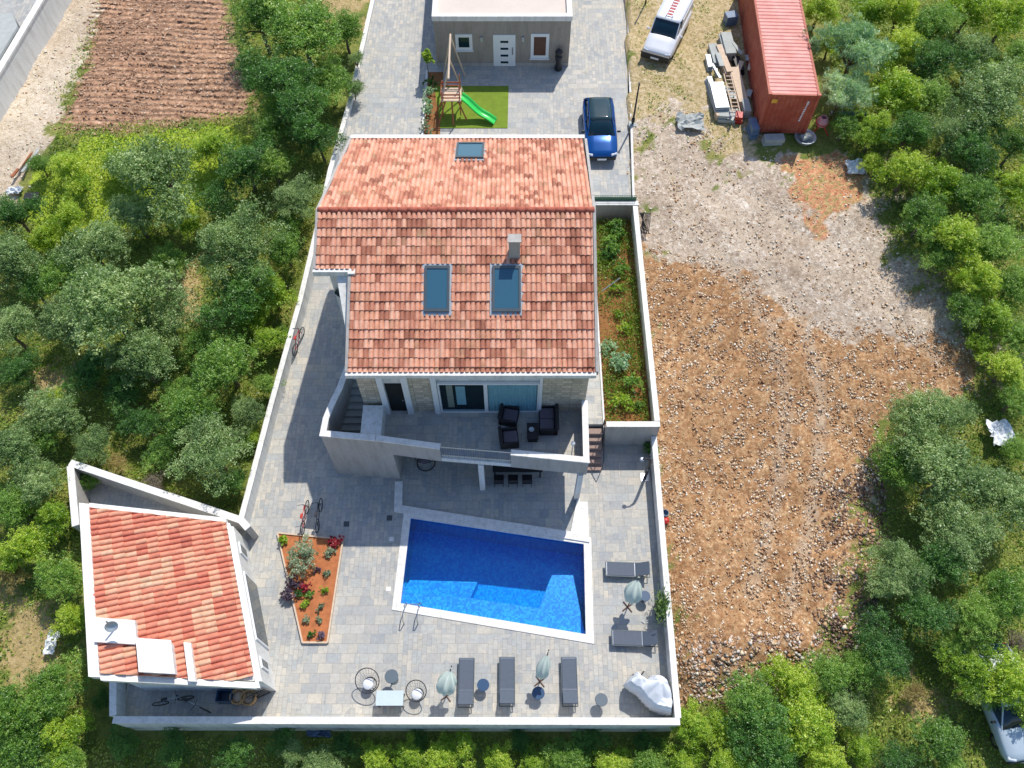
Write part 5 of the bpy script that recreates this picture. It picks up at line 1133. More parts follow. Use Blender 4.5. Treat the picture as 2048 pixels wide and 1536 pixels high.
for px, py, lb in ((693, 1048, 'dark square drain cover in the shaded paving right of the climber'), (779, 1036, 'dark square drain cover beside the kerb of the covered terrace')):
    p = at(px, py, 0); e = empty('drain_cover', p, lb, 'drain'); MB().box(p + Vector((0, 0, .006)), (.26, .26, .012)).build('plate', 'darkframe', e); m = MB()
    for k in range(5): MB().box(p + Vector((-.09 + .045 * k, 0, .0145)), (.018, .2, .005)).build('slot', 'black', e)
for k, px in enumerate((748, 905, 1165)):
    p = at(px, 1428 - (k == 1) * 6, 0)
# covered swing in the corner
def cover():
    out = [(1250, 1366), (1262, 1350), (1276, 1338), (1286, 1350), (1296, 1356), (1305, 1346), (1322, 1347), (1336, 1358), (1345, 1380), (1349, 1405), (1346, 1428), (1325, 1424), (1303, 1414), (1288, 1398), (1276, 1384), (1262, 1377)]
    P = [at(x, y, 1.0) for x, y in out]; lo = (min(p.x for p in P), min(p.y for p in P)); hi = (max(p.x for p in P), max(p.y for p in P)); n = 64
    X, Y = np.meshgrid(np.linspace(lo[0] - .05, hi[0] + .05, n), np.linspace(lo[1] - .05, hi[1] + .05, n)); x, y = X.ravel(), Y.ravel(); d = poly_d(P, x, y)
    sup = [(at(1262, 1360, 1.4), 1.35), (at(1282, 1352, 1.4), 1.45), (at(1322, 1362, 1.5), 1.62), (at(1338, 1412, 1.3), 1.40), (at(1300, 1392, 1.2), 1.12)]; z = np.zeros(len(x))
    for k, (p, h) in enumerate(sup):
        r_ = np.hypot(x - p.x, y - p.y); th = np.arctan2(y - p.y, x - p.x); z = np.maximum(z, h - .62 * np.maximum(0, r_ - .12) + .09 * np.abs(np.sin(3.5 * th + k)) * np.clip(r_ * 2, 0, 1))
    z = np.minimum(z, .3 + np.clip(d, 0, 9) ** .7 * 4.2 + .05 * np.sin(x * 23) * np.sin(y * 19)); z = np.maximum(z, .22)
    i_ = np.arange(n * n).reshape(n, n); f = np.stack([i_[:-1, :-1].ravel(), i_[:-1, 1:].ravel(), i_[1:, 1:].ravel(), i_[1:, :-1].ravel()], 1); f = f[d[f].min(1) > -.03]
    us_ = np.unique(f); mp_ = np.full(n * n, -1); mp_[us_] = np.arange(len(us_)); c = P[0]; c = sum(P, Vector()) / len(P)
    e = empty('covered_swing', (c.x, c.y, 0), 'garden swing under a draped white cover in the terrace corner', 'garden swing')
    o = npmesh('cover', np.stack([x, y, z], 1)[us_], mp_[f], 'whitecloth', None, e); md = o.modifiers.new('thickness', 'SOLIDIFY'); md.thickness = .012
    for px, py in ((1262, 1362), (1282, 1356), (1320, 1366), (1338, 1412)): q = at(px, py, 0); MB().tube([q + Vector((0, .1, 0)), q + Vector((0, .1, .9))], .03, 6).build('leg', 'black', e)
cover()
# planter by the right wall
e = empty('planter', at(1318, 1222, 0), 'black planter with a spiky plant at the right terrace wall', 'planter'); p = e.location
MB().box((p.x, p.y, .25), (.36, .6, .5)).build('pot', 'black', e, bevel=.02)
g = np.random.default_rng(5); q = np.stack([g.normal(0, .16, 500), g.normal(0, .3, 500), .5 + g.random(500) * .8], 1) + np.array([p.x, p.y, 0]); t = g.random(500); v, f = leaves(q, .16, t, .15, 1.0, g); npmesh('leaves', v, f, 'leaf_olive', t, e)
# corner plant and solar shower
small_plant(1296, 900, 0, .55, 'leaf_dark', 'dark bush in the corner where planted strip wall meets terrace wall', 'corner_bush', 'bush', 1.0, 1500, .08)
small_plant(1290, 905, .0, .28, 'leaf_silver', 'pale small bush beside the dark corner bush', 'corner_bush', 'bush', 1.0, 500, .1)
e = empty('outdoor_shower', at(1290, 955, 0), 'curved black outdoor shower column beside the terrace wall', 'shower'); p = e.location
MB().tube([p, p + Vector((0, 0, 1.6)), p + Vector((-.04, 0, 2.0)), p + Vector((-.2, -.02, 2.2)), p + Vector((-.42, -.04, 2.22))], [.07, .07, .06, .035, .03], 10).build('column', 'black', e, True)
MB().lathe([(.02, 0), (.1, 0), (.1, .03), (.02, .05)], p + Vector((-.44, -.04, 2.15)), 14).build('shower_head', 'steel', e)
MB().box(p + Vector((0, 0, .02)), (.4, .4, .04)).build('base', 'steel', e)
MB().tube([p + Vector((-.04, -.08, 1.1)), p + Vector((-.04, -.14, 1.1))], .03, 8).build('tap', 'steel', e)
# balcony furniture
def armchair(w_, d_, name, label, cat, group=None):
    e = empty(name, (0, 0, 0), label, cat, group)
    MB().box((0, 0, .2), (w_, d_, .26)).build('base', 'wicker', e, bevel=.02)
    MB().box((0, d_ / 2 - .07, .45), (w_, .14, .62), tilt=('X', R(-8))).build('backrest', 'wicker', e, bevel=.03)
    for s in (-1, 1): MB().box((s * (w_ / 2 - .05), -.02, .42), (.1, d_ - .06, .3)).build('armrest', 'wicker', e, bevel=.03)
    nn = 1 if w_ < 1.1 else 2; cw = (w_ - .22) / nn
    for k in range(nn): MB().box((-(w_ - .22) / 2 + cw * (k + .5), -.06, .39), (cw - .02, d_ - .2, .12)).build('seat_cushion', 'cushion', e, bevel=.03)
    return e
a1 = armchair(.82, .82, 'armchair', 'black wicker armchair near the balcony window', 'armchair', 'wicker lounge armchairs on the balcony'); rigid(a1, at(1018, 838, FZ), R(80)); a2 = copy_tree(a1); rigid(a2, at(1018, 882, FZ), R(96)); a2['label'] = 'black wicker armchair near the balcony railing'
s1 = armchair(1.3, .82, 'sofa', 'black wicker two seat sofa on the right of the balcony', 'sofa'); rigid(s1, at(1096, 846, FZ), R(-90))
e = empty('coffee_table', (0, 0, 0), 'low black wicker table between sofa and armchairs', 'table'); MB().box((0, 0, .38), (.5, .8, .06)).build('table_top', 'wicker', e, bevel=.01); MB().box((0, 0, .18), (.42, .7, .34)).build('base', 'wicker', e); rigid(e, at(1065, 870, FZ))
p = at(1063, 860, FZ + .41); MB().lathe([(.03, 0), (.1, .02), (.12, .07), (.1, .07), (.03, .03)], (0, 0, 0), 14).build('glass_bowl', 'zinc'); o = bpy.data.objects['glass_bowl']; o.location = p; tag(o, 'small pale bowl on the low wicker table', 'bowl')
p = at(1142, 915, FZ); e = empty('floor_lamp', p, 'thin white lamp post inside the right balcony corner', 'lamp'); MB().tube([p, p + Vector((0, 0, 1.3))], .025).build('post', 'frame', e); MB().lathe([(.05, 1.3), (.09, 1.34), (.08, 1.5), (.02, 1.55)], p, 12).build('lamp_head', 'frame', e)
# covered terrace: dining set, hanging hoop
e = empty('dining_table', (0, 0, 0), 'long dark dining table on the covered terrace', 'table'); MB().box((0, 0, .74), (2.3, .95, .05)).build('table_top', 'black', e, bevel=.01)
for x in (-1.05, 1.05):
    for y in (-.4, .4): MB().box((x, y, .36), (.07, .07, .71)).build('leg', 'black', e)
rigid(e, at(1035, 948, .0) + Vector((0, .25, 0)))
def chair():
    e = empty('dining_chair', (0, 0, 0), '', 'chair', 'dark chairs at the dining table'); MB().box((0, 0, .45), (.46, .46, .04)).build('seat', 'wicker', e, bevel=.01); MB().box((0, -.22, .7), (.46, .03, .45), tilt=('X', R(8))).build('backrest', 'wicker', e, bevel=.01)
    for x in (-.2, .2):
        for y in (-.2, .2): MB().tube([(x, y, 0), (x, y, .44)], .015).build('leg', 'black', e)
    return e
ch0 = chair()
for i, px in enumerate((998, 1026, 1054)):
    o = ch0 if i == 0 else copy_tree(ch0); rigid(o, at(px, 966, 0)); o['label'] = ('leftmost', 'middle', 'rightmost')[i] + ' dark chair on the pool side of the dining table'
e = empty('hanging_chair', (0, 0, 0), 'black hoop hanging chair on the left of the covered terrace', 'chair'); MB().ring((0, 0, .95), .5, .025, R(62)).build('hoop', 'black', e, True); MB().tube([(0, .42, 1.2), (0, .5, 2.8)], .012, 5).build('rope', 'black', e)
MB().ring((0, 0, .03), .42, .025).build('base', 'black', e); MB().lathe([(.02, 0), (.26, .02), (.28, .1), (.02, .12)], (0, -.05, .55), 16).build('cushion', 'cushion', e, True); rigid(e, at(852, 930, 0) + Vector((0, .1, 0)))

# ------------------------------------------------------------------ playground, lawn
lw = [(-4.6, 39.4), (-4.1, 35.95), (-.25, 35.95), (-.2, 39.4)]
e = MB().prism(lw, 1.78, 1.835).build('lawn', 'lawn'); tag(e, kind='structure')
m = MB(); m.span(-4.78, -4.68, 34.6, 40.6, 1.7, 1.98); e = m.build('kerb', 'coping'); tag(e, 'thin white kerb on the left of the hedge strip', 'kerb'); e.name = 'garden_kerb'
MB().span(-4.98, -4.1, 34.3, 40.6, 1.7, 1.83).build('planting_soil', 'gsoil'); bpy.data.objects['planting_soil']['kind'] = 'structure'
# keep the strip left of the lawn
bpy.data.objects['garden_kerb'].location.x = -.35
for i, (py, mt, lb) in enumerate(((172, 'leaf_dark', 'dark bush at the far end of the strip beside the lawn'), (192, 'leaf_reed', 'upper blue grey bush of the strip beside the lawn'), (212, 'leaf_reed', 'middle blue grey bush of the strip beside the lawn'), (228, 'leaf_reed', 'lower blue grey bush of the strip beside the lawn'), (262, 'leaf_silver', 'silver bush nearest the roof in the strip beside the lawn'))):
    small_plant(864 - i * 2.5, py, 1.83, .56, mt, lb, 'strip_bush', 'bush', n=900, leaf=.09)
tr_ = at(858, 160, 1.83)
e = empty('young_tree', tr_, 'slim yellow green young tree at the left corner of the rear house', 'tree'); g = np.random.default_rng(9); q, t, L, _ = crown_pts(2200, g, 10, 1.3, .5, (.3, .5)); q = q * np.array([.5, .5, .62]) + np.array([tr_.x, tr_.y, tr_.z + 1.55]); v, f = leaves(q, .07, t, .4, 0, g); npmesh('crown', v, f, 'leaf_bright', t, e); MB().tube([tr_, tr_ + Vector((0, 0, 1.4))], [.04, .02]).build('trunk', 'bark', e)
ps = empty('play_tower', at(905, 222, 1.83), 'small wooden play tower with climbing frame on the lawn', 'playground tower'); p = ps.location
m = MB()
for x in (-.5, .5):
    for y in (-.45, .45): MB().box((p.x + x, p.y + y, p.z + (.9 if x < 0 else 1.15)), (.06, .06, 1.8 if x < 0 else 2.1)).build('post', 'timber', ps)
m.box(p + Vector((0, 0, 1.2)), (1.15, 1.05, .06)); m.build('deck', 'paletimber', ps)
m = MB()
for s in (-1, 1): m.box(p + Vector((0, s * .5, 1.62)), (1.1, .03, .09)); m.box(p + Vector((0, s * .5, 1.4)), (1.1, .03, .07))
m.box(p + Vector((-.55, 0, 1.6)), (.03, 1.0, .1)); m.build('side_board', 'timber', ps)
m = MB(); tp = p + Vector((-.05, 1.1, 2.75)); m.tube([p + Vector((-.5, -.45, 1.2)), tp, p + Vector((.7, 1.2, 0))], .05); m.tube([p + Vector((-.55, 1.2, 0)), tp], .05)
m.tube([tp + Vector((0, -1.5, -.1)), tp + Vector((0, 1.9, .1))], .06); m.tube([tp + Vector((0, 1.8, 0)), tp + Vector((-.6, 1.9, -2.8))], .05); m.tube([tp + Vector((0, 1.8, 0)), tp + Vector((.7, 1.9, -2.8))], .05); m.build('swing_beam', 'paletimber', ps)
m = MB()
for dx, dy in ((-.75, -1.05), (.1, -1.15), (.85, -.75), (-1.0, -.3)): m.tube([p + Vector((dx, dy, 0)), p + Vector((dx * .35, dy * .3, 1.2))], .045)
m.build('brace', 'timber', ps)
m = MB(); top = p + Vector((.55, -.1, 1.15)); end = at(990, 246, 1.83); dv = end - top; vs = []; n = 14; sd_ = Vector((-dv.y, dv.x, 0)).normalized()
for i in range(n + 1):
    f = i / n; c = top.lerp(end, f); c.z = 1.88 + 1.1 * (1 - f) ** 1.15 + .06 * math.sin(f * 9); 
    vs += [c - sd_ * .24 + Vector((0, 0, .14)), c - sd_ * .2, c + sd_ * .2, c + sd_ * .24 + Vector((0, 0, .14)), c + sd_ * .26 + Vector((0, 0, .1)), c + sd_ * .22 - Vector((0, 0, .04)), c - sd_ * .22 - Vector((0, 0, .04)), c - sd_ * .26 + Vector((0, 0, .1))]
m.add(vs, [(8 * i + k, 8 * i + (k + 1) % 8, 8 * i + 8 + (k + 1) % 8, 8 * i + 8 + k) for i in range(n) for k in range(8)]); m.build('slide', 'slide', ps, True)

# ------------------------------------------------------------------ vehicles
def car(name, label, paint, L=4.25, W=1.8, H=1.46, van=False, roofmat=None, cat='car'):
    e = empty(name, (0, 0, 0), label, cat); hw = W / 2; f = -L / 2; r = L / 2
    def ring(y, wb, ws, wt, z0, z1, z2, crown=.03):
        h = [(-wb, z0), (-ws, (z0 + z1) / 2), (-ws * .985, z1), (-wt, z2), (-wt * .5, z2 + crown), (0, z2 + crown * 1.3)]
        return [Vector((x, y, z)) for x, z in h] + [Vector((-x, y, z)) for x, z in h[-2::-1]]
    cow = f + (1.05 if van else 1.15)
    belt = 1.08 if van else .95
    st = [(f, .6, .66, .56, .38, .52, .6, .01), (f + .06, .7, .8, .7, .28, .6, .7, .02), (f + .3, .78, .87, .76, .22, .68, .8 if van else .76, .03), (f + .7, .8, .9, .8, .2, .74, .92 if van else .86, .04), (cow, .8, .9, .8, .2, .82, belt + .03, .03),
          (cow + .5, .8, .9, .82, .2, .84, belt, .0), (0.3, .8, .9, .82, .2, .84, belt, 0), (r - .6, .8, .9, .82, .2, .85, belt + .02, 0), (r - .15, .78, .87, .78, .25, .85, belt + .02, 0), (r, .7, .8, .72, .35, .8, belt - .06, 0)]
    k = hw / .9
    MB().loft([ring(y, a * k, b * k, c * k, z0, z1, z2, cr) for y, a, b, c, z0, z1, z2, cr in st]).build('body', paint, e, True)
    # cabin
    def cab(y, w0, w1, z0, z1): return [Vector(q) for q in ((-w0, y, z0), (-w1, y, z1), (-w1 * .5, y, z1 + .015), (0, y, z1 + .02), (w1 * .5, y, z1 + .015), (w1, y, z1), (w0, y, z0))]
    zr = H - .05; wb, wr = .81 * k, (.74 if van else .62) * k
    ws = cow + (.62 if van else .82)
    MB().loft([cab(cow - .02, wb * .93, wb * .9, belt - .02, belt + .02), cab(ws, wb, wr, belt - .02, zr), cab((ws + r) / 2, wb, wr, belt - .02, zr + .02), cab(r - (.12 if van else .55), wb, wr * .97, belt - .02, zr - .01), cab(r - .04, wb * .95, wb * .86 if van else wb * .9, belt - .02, zr - .05 if van else belt + .05)]).build('windows', 'carglass', e, True)
    y0, y1 = ws - .02, r - (.05 if van else .5)
    rp = MB().loft([[Vector(q) for q in ((-wr * s, y, zr - .02), (-wr * s, y, zr + .02 + z), (-wr * .5, y, zr + .045 + z), (wr * .5, y, zr + .045 + z), (wr * s, y, zr + .02 + z), (wr * s, y, zr - .02))] for y, s, z in ((y0, .96, 0), (y0 + .25, 1.02, .01), ((y0 + y1) / 2, 1.03, .02), (y1 - .2, 1.02, .01), (y1, .95, -.01))])
    rp.build('roof', roofmat or paint, e, True)
    for s in (-1, 1):
        MB().tube([(s * wb * .95, cow, belt), (s * wr, ws, zr)], .035, 5).build('pillar', paint, e); pl = MB(); pl.tube([(s * wb, r - .12, belt), (s * wr * .97, r - (.1 if van else .55), zr)], .05, 5)
        if not van: MB().tube([(s * wb, .25, belt), (s * wr, .3, zr)], .03, 5).build('pillar', paint, e); pl.tube([(s * wr * 1.03, ws, zr + .02), (s * wr * 1.03, r - .6, zr + .02)], .025, 5)
        pl.build('pillar', paint, e)
    if van:
        for s in (-1, 1): MB().prism([(s * wb, .0), (s * wb, r - .1), (s * (wb - .03), r - .1), (s * (wb - .03), .0)], belt - .02, [zr - .1] * 4).build('side_panel', paint, e)
        for s in (-1, 1): MB().add([(s * (wb + .005), .0, belt), (s * (wb + .005), r - .1, belt), (s * (wr + .005), r - .1, zr), (s * (wr + .005), .0, zr), (s * (wb - .05), .0, belt), (s * (wb - .05), r - .1, belt), (s * (wr - .05), r - .1, zr), (s * (wr - .05), .0, zr)], [(0, 1, 2, 3), (4, 7, 6, 5), (0, 3, 7, 4), (1, 5, 6, 2), (3, 2, 6, 7), (0, 4, 5, 1)]).build('side_panel', paint, e)
    MB().box((0, f + (-.02 if van else .02), .46), (W * (.96 if van else .86), .3 if van else .16, .4 if van else .24)).build('bumper', 'plastic', e, bevel=.04)
    MB().box((0, r - .04, .45), (W * .84, .12, .22)).build('bumper', 'plastic', e, bevel=.04)
    for s in (-1, 1):
        MB().box((s * hw * .72, f + .14, .66), (.34, .2, .12), rz=s * .35).build('headlight', 'lamp', e, bevel=.03)
        MB().box((s * hw * .78, r - .06, .85), (.2, .1, .2)).build('taillight', 'red', e, bevel=.02)
        MB().box((s * (hw + .09), cow + .35, belt + .04), (.2, .1, .13)).build('mirror', 'plastic' if not van else paint, e, bevel=.03)
        for y in (f + .85, r - .85):
            wh = MB().ring((s * (hw - .1), y, .31), .23, .09, 0, R(90), 24, 8).build('wheel', 'rubber', e, True)
            MB().lathe([(.02, -.06), (.2, -.05), (.2, .05), (.02, .06)], (0, 0, 0), 16).build('rim', 'steel', wh)
            o = wh.children[0]; o.matrix_basis = Matrix.Translation((s * (hw - .08), y, .31)) @ Matrix.Rotation(R(90), 4, 'Y')
    MB().box((0, f - (.19 if van else .07), .45), (.5, .02, .12)).build('number_plate', 'plate', e)
    MB().box((0, f + .05, .6), (.8, .06, .08)).build('grille', 'plastic', e, bevel=.02)
    m = MB()
    for s in (-.5, .15): m.tube([(s * k, cow - .03, belt + .03), (s * k + .45, cow + .12, belt + .12)], .012, 4)
    m.build('wiper', 'plastic', e); return e
bc = car('parked_car', 'blue hatchback with dark glass roof parked on the drive beside the villa', 'bluepaint', 4.2, 1.8, 1.46, roofmat='carroof')
rigid(bc, (at(1200, 250, 2.6).x, at(1200, 250, 2.6).y - .1, 1.8), R(0.5))
vn = car('parked_van', 'white van with black bumper parked on the dry grass', 'whitepaint', 4.4, 1.83, 1.82, True, cat='van')
va = at(1321, 85, 3.2); vb = at(1365, -8, 3.6); vd = (vb - va); az = math.atan2(vd.y, vd.x) - math.pi / 2
vc = at(1337, 52, 3.1); rigid(vn, (vc.x, vc.y, float(ground(vc.x, vc.y)) + .02), az)
e = empty('roof_ladder', (0, 0, 0), 'red and white ladder strapped to the roof of the white van', 'ladder'); m = MB(); [m.box((s * .2, .75, 1.93), (.05, 2.2, .06)) for s in (-1, 1)]; m.build('rail', 'frame', e)
for k in range(8): MB().box((0, -.2 + k * .27, 1.93), (.38, .07, .04)).build('rung', 'red', e)
rigid(e, vn.location, az)
pc = car('parked_car', 'silver blue car half hidden under the yellow green tree at the right edge', plain('silver_blue_paint', lin(176, 192, 202), .25, .04, bmp=0), 4.4, 1.85, 1.5, roofmat='whitepaint'); q = at(2006, 1404, 0); rigid(pc, (q.x, q.y, float(ground(q.x, q.y))), R(8))

# ------------------------------------------------------------------ container and yard clutter
zt = 4.85; ca, cb, cc_ = at(1538, 189, zt), at(1629, 189, zt), at(1508, 0, zt); ax = (cc_ - ca).normalized(); wd = 2.75; rt = Vector((ax.y, -ax.x, 0))
org = ca.copy(); org.z = 2.15; Lc, Hc = 12.0, 2.7
ce = empty('shipping_container', org, 'long rusty red shipping container with faded ribbed roof', 'container')
def W3(x, y, z): return org + rt * x + ax * y + Vector((0, 0, z))
def corr(u0, u1, n, fn, name, mat, depth=.04):
    m = MB(); vs = []
    for i in range(n):
        for f, d in ((0, 0), (.32, 0), (.5, 1), (.82, 1)):
            u = u0 + (u1 - u0) * (i + f) / n; a, b_ = fn(u, d * depth); vs += [a, b_]
    a, b_ = fn(u1, 0); vs += [a, b_]
    k = len(vs) // 2; m.add(vs, [(2 * i, 2 * i + 2, 2 * i + 3, 2 * i + 1) for i in range(k - 1)]); return m.build(name, mat, ce)
corr(.1, Lc - .1, 42, lambda u, d: (W3(.02 + d, u, .12), W3(.02 + d, u, Hc - .1)), 'side_panel', 'container')
corr(.1, Lc - .1, 42, lambda u, d: (W3(wd - .02 - d, u, .12), W3(wd - .02 - d, u, Hc - .1)), 'side_panel', 'container')
corr(.1, wd - .1, 10, lambda u, d: (W3(u, .02 + d, .12), W3(u, .02 + d, Hc - .1)), 'end_panel', 'container')
corr(.1, Lc - .1, 40, lambda u, d: (W3(.1, u, Hc - .01 - d), W3(wd - .1, u, Hc - .01 - d)), 'roof_panel', 'containertop', .035)
m = MB(); az2 = math.atan2(ax.y, ax.x) - math.pi / 2
def beam(a, b_, t): m.box((a + b_) / 2, (t, (b_ - a).length, t), rz=math.atan2((b_ - a).y, (b_ - a).x) - math.pi / 2)
for x in (.06, wd - .06):
    for z in (.08, Hc - .06): beam(W3(x, 0, z), W3(x, Lc, z), .12)
    for y in (.06, Lc - .06): m.box(W3(x, y, Hc / 2), (.14, .14, Hc + .02), rz=az2)
for z in (.08, Hc - .055):
    for y in (.06, Lc - .06): beam(W3(0.02, y, z), W3(wd - .02, y, z), .115)
m.build('frame', 'container', ce)
m = MB()
for x in (.07, wd - .07):
    for y in (.07, Lc - .07): m.box(W3(x, y, Hc + .0), (.2, .2, .13), rz=az2)
m.build('corner_casting', 'container', ce)
m = MB(); g = random.Random(2)
for k in range(11): m.box(W3(wd - .5 - .012 * k, .012, Hc - .45 - k * .13), (.07 + .05 * g.random(), .012, .085), rz=az2)
m.build('marking', 'plate', ce); MB().box(W3(.42, .012, Hc - .45), (.3, .012, .26), rz=az2).build('label_plate', 'yellow', ce)
def stack(px, py, z, dims, n, mat, label, name, rz_=0.0, cat='panels', group=None, gap=.02):
    p = atg(px, py, z); e = empty(name, p, label, cat, group); g = random.Random(int(px))
    for k in range(n): MB().box((p.x + g.uniform(-.05, .05), p.y + g.uniform(-.05, .05), p.z + (k + .5) * (dims[2] + gap)), dims, rz=rz_ + g.uniform(-.03, .03)).build('panel', mat, e, bevel=.008)
    return e
stack(1455, 88, .4, (.62, 1.9, .12), 4, 'concrete', 'upper stack of pale concrete beams beside the container', 'beam_stack', .05)
stack(1432, 108, .3, (.5, 1.7, .1), 3, 'concrete', 'grey leaning panels left of the upper beams', 'beam_stack', .1)
stack(1418, 122, .3, (.3, 1.1, .14), 2, 'zinc', 'short grey stack at the left tip of the clutter', 'beam_stack', .02)
stack(1438, 195, .4, (.8, 2.1, .08), 6, 'zinc', 'lower stack of zinc roofing sheets beside the container', 'sheet_stack', .06)
stack(1478, 170, .4, (.55, 2.9, .10), 4, 'paletimber', 'pale formwork boards next to the container wall', 'board_stack', .06)
p = atg(1466, 178, .9); e = empty('scaffold_ladder', p, 'ladder frame lying on the formwork boards', 'ladder'); m = MB(); [m.box((p.x + s * .2, p.y, p.z + .62), (.05, 3.2, .05), rz=.04) for s in (-1, 1)]; m.build('rail', 'paletimber', e)
for k in range(10): MB().box((p.x + .003 * k, p.y - 1.4 + k * .31, p.z + .62), (.4, .05, .04)).build('rung', 'paletimber', e)
stack(1455, 230, .25, (1.1, .7, .2), 2, 'concrete', 'jumbled blocks at the near end of the sheet stack', 'block_pile', -.1, 'blocks')
stack(1447, 118, .4, (.35, 2.4, .08), 5, 'paletimber', 'narrow pile of pale battens between the two upper stacks', 'board_stack', .16)
stack(1424, 178, .3, (.28, 2.0, .12), 3, 'zinc', 'thin grey gutter lengths left of the roofing sheets', 'gutter_stack', .1)
stack(1492, 215, .3, (.4, 1.0, .16), 3, 'concrete', 'block stack tight against the container wall', 'block_pile', .05, 'blocks')
stack(1478, 128, .3, (.45, 1.2, .18), 2, 'plastic', 'black crates in the shade of the container', 'crate_stack', .1, 'crates')
stack(1440, 232, .2, (.5, .35, .2), 2, 'paletimber', 'small wooden crate at the near left of the clutter', 'crate_stack', .3, 'crates')
stack(1478, 236, .2, (.4, .5, .22), 2, 'red', 'red box at the near end of the clutter', 'crate_stack', -.2, 'crates')
e = stack(1505, 262, .2, (.4, .9, .25), 3, 'pipe', 'blue grey crates at the lower left corner of the container', 'crate_stack', .1, 'crates')
stack(1462, 38, .3, (.7, .6, .3), 2, 'pipe', 'dark green boxes beside the container near the top edge', 'crate_stack', .2, 'crates')
stack(1546, 280, .2, (1.1, .5, .22), 2, 'concrete', 'grey slab in front of the container end', 'block_pile', .03, 'blocks')
def basin(px, py, r, mat, label):
    p = atg(px, py, .2); e = empty('wash_tub', p, label, 'tub'); MB().lathe([(r * .7, 0), (r * .95, .28), (r, .32), (r * .9, .33), (r * .7, .08), (.02, .07)], p, 22).build('tub', mat, e, True)
    MB().box(p + Vector((.05, .05, .25)), (r * .9, r * .5, .2), rz=.4).build('contents', 'concrete', e)
basin(1610, 276, .62, 'zinc', 'white round tub at the right corner of the container')
M['pinkdrum'] = plain('worn_pink_paint', lin(206, 150, 150), .6, .2)
p = atg(1642, 250, .5); e = empty('cement_mixer', p, 'small red and white cement mixer beside the container', 'mixer')
MB().lathe([(.12, 0), (.32, .2), (.34, .42), (.2, .68), (.16, .68), (.28, .4), (.02, .2)], p + Vector((0, 0, .4)), 18).build('drum', 'pinkdrum', e, True); MB().ring(p + Vector((0, 0, .72)), .335, .035).build('drum_ring', 'red', e)
m = MB(); [m.tube([p + Vector((x, y, 0)), p + Vector((0, 0, .7))], .04) for x, y in ((-.5, -.3), (.5, -.3), (0, .5))]; m.build('stand', 'red', e); MB().box(p + Vector((.1, .3, .6)), (.3, .3, .3)).build('motor', 'red', e, bevel=.03)
p = atg(1690, 228, .2); e = empty('steel_pipe', p, 'blue grey pipe lying between mixer and bushes', 'pipe'); MB().tube([p + Vector((-.8, .05, .2)), p + Vector((1.2, -.05, .25))], .13, 12).build('pipe_body', 'pipe', e, True); MB().ring(p + Vector((-.8, .05, .2)), .13, .03, 0, R(90), 16, 6).build('collar', 'steel', e)
g_ = random.Random(11)
for k in range(16):
    px, py = g_.uniform(1425, 1500), g_.uniform(100, 245); p = atg(px, py, .4)
    o = MB().box((0, 0, 0), (g_.uniform(.12, .3), g_.uniform(.5, 1.5), .06)).build('loose_board', g_.choice(['zinc', 'concrete', 'paletimber', 'concrete'])); o.location = (p.x, p.y, p.z + g_.uniform(.25, .62)); o.rotation_euler = (g_.uniform(-.15, .15), g_.uniform(-.12, .12), g_.uniform(-.5, .5))
    tag(o, 'loose board or strip lying in the clutter beside the container', 'board', 'loose boards beside the container')
# rubbish and plastic sheets
def sheet(px, py, w_, h_, mat, label, seed, name='plastic_sheet', zz=.15, cat='sheet'):
    p = atg(px, py, zz); g = np.random.default_rng(seed); n = 9; vs = []
    for j in range(n):
        for i in range(n): vs.append((p.x + (i / (n - 1) - .5) * w_ + g.normal(0, .03 * w_), p.y + (j / (n - 1) - .5) * h_ + g.normal(0, .03 * h_), p.z + zz + abs(g.normal(0, .12))))
    m = MB().add(vs, [(j * n + i, j * n + i + 1, (j + 1) * n + i + 1, (j + 1) * n + i) for j in range(n - 1) for i in range(n - 1)])
    o = m.build(name, mat); md = o.modifiers.new('thickness', 'SOLIDIFY'); md.thickness = .015; tag(o, label, cat)
sheet(1712, 335, 1.1, 1.0, 'whitecloth', 'white crumpled plastic at the edge of the red rubble', 1); sheet(2002, 868, 1.1, 1.3, 'whitecloth', 'white sheeting glimpsed among the olives at the right edge', 2, zz=.5); sheet(105, 1285, .5, 1.0, 'whitecloth', 'white cloth scrap in the grass left of the small house', 3)
sheet(1380, 245, 1.5, 1.2, 'concrete', 'grey crumpled tarp on the gravel below the van', 4); sheet(30, 382, .8, .5, 'whitecloth', 'white bag by the end of the chalk track', 5); sheet(640, 1462, 1.0, .5, 'pipe', 'blue grey sheet lying in the shade below the front wall', 6)
p = atg(66, 397, .2); e = empty('black_crate', p, 'black box lying at the end of the chalk track', 'box'); MB().box(p + Vector((0, 0, .2)), (.75, .45, .35), rz=.05).build('box_body', 'plastic', e, bevel=.03); MB().box(p + Vector((0, 0, .4)), (.78, .48, .05), rz=.05).build('lid', 'black', e, bevel=.01)
for k, (a, b_, mt) in enumerate((((88, 258), (42, 345), 'paletimber'), ((95, 270), (50, 352), 'concrete'), ((75, 285), (30, 362), 'timber'))):
    A_, B_ = atg(*a), atg(*b_); m = MB(); m.box((A_ + B_) / 2 + Vector((0, 0, .1)), (.16, (A_ - B_).length, .08), rz=math.atan2((A_ - B_).y, (A_ - B_).x) - math.pi / 2)
    o = m.build('plank', mt, bevel=.01); tag(o, ('pale timber plank along the chalk track, middle one', 'grey plank nearest the scrub along the chalk track', 'brown plank nearest the chalk track')[k], 'plank', 'planks beside the chalk track')
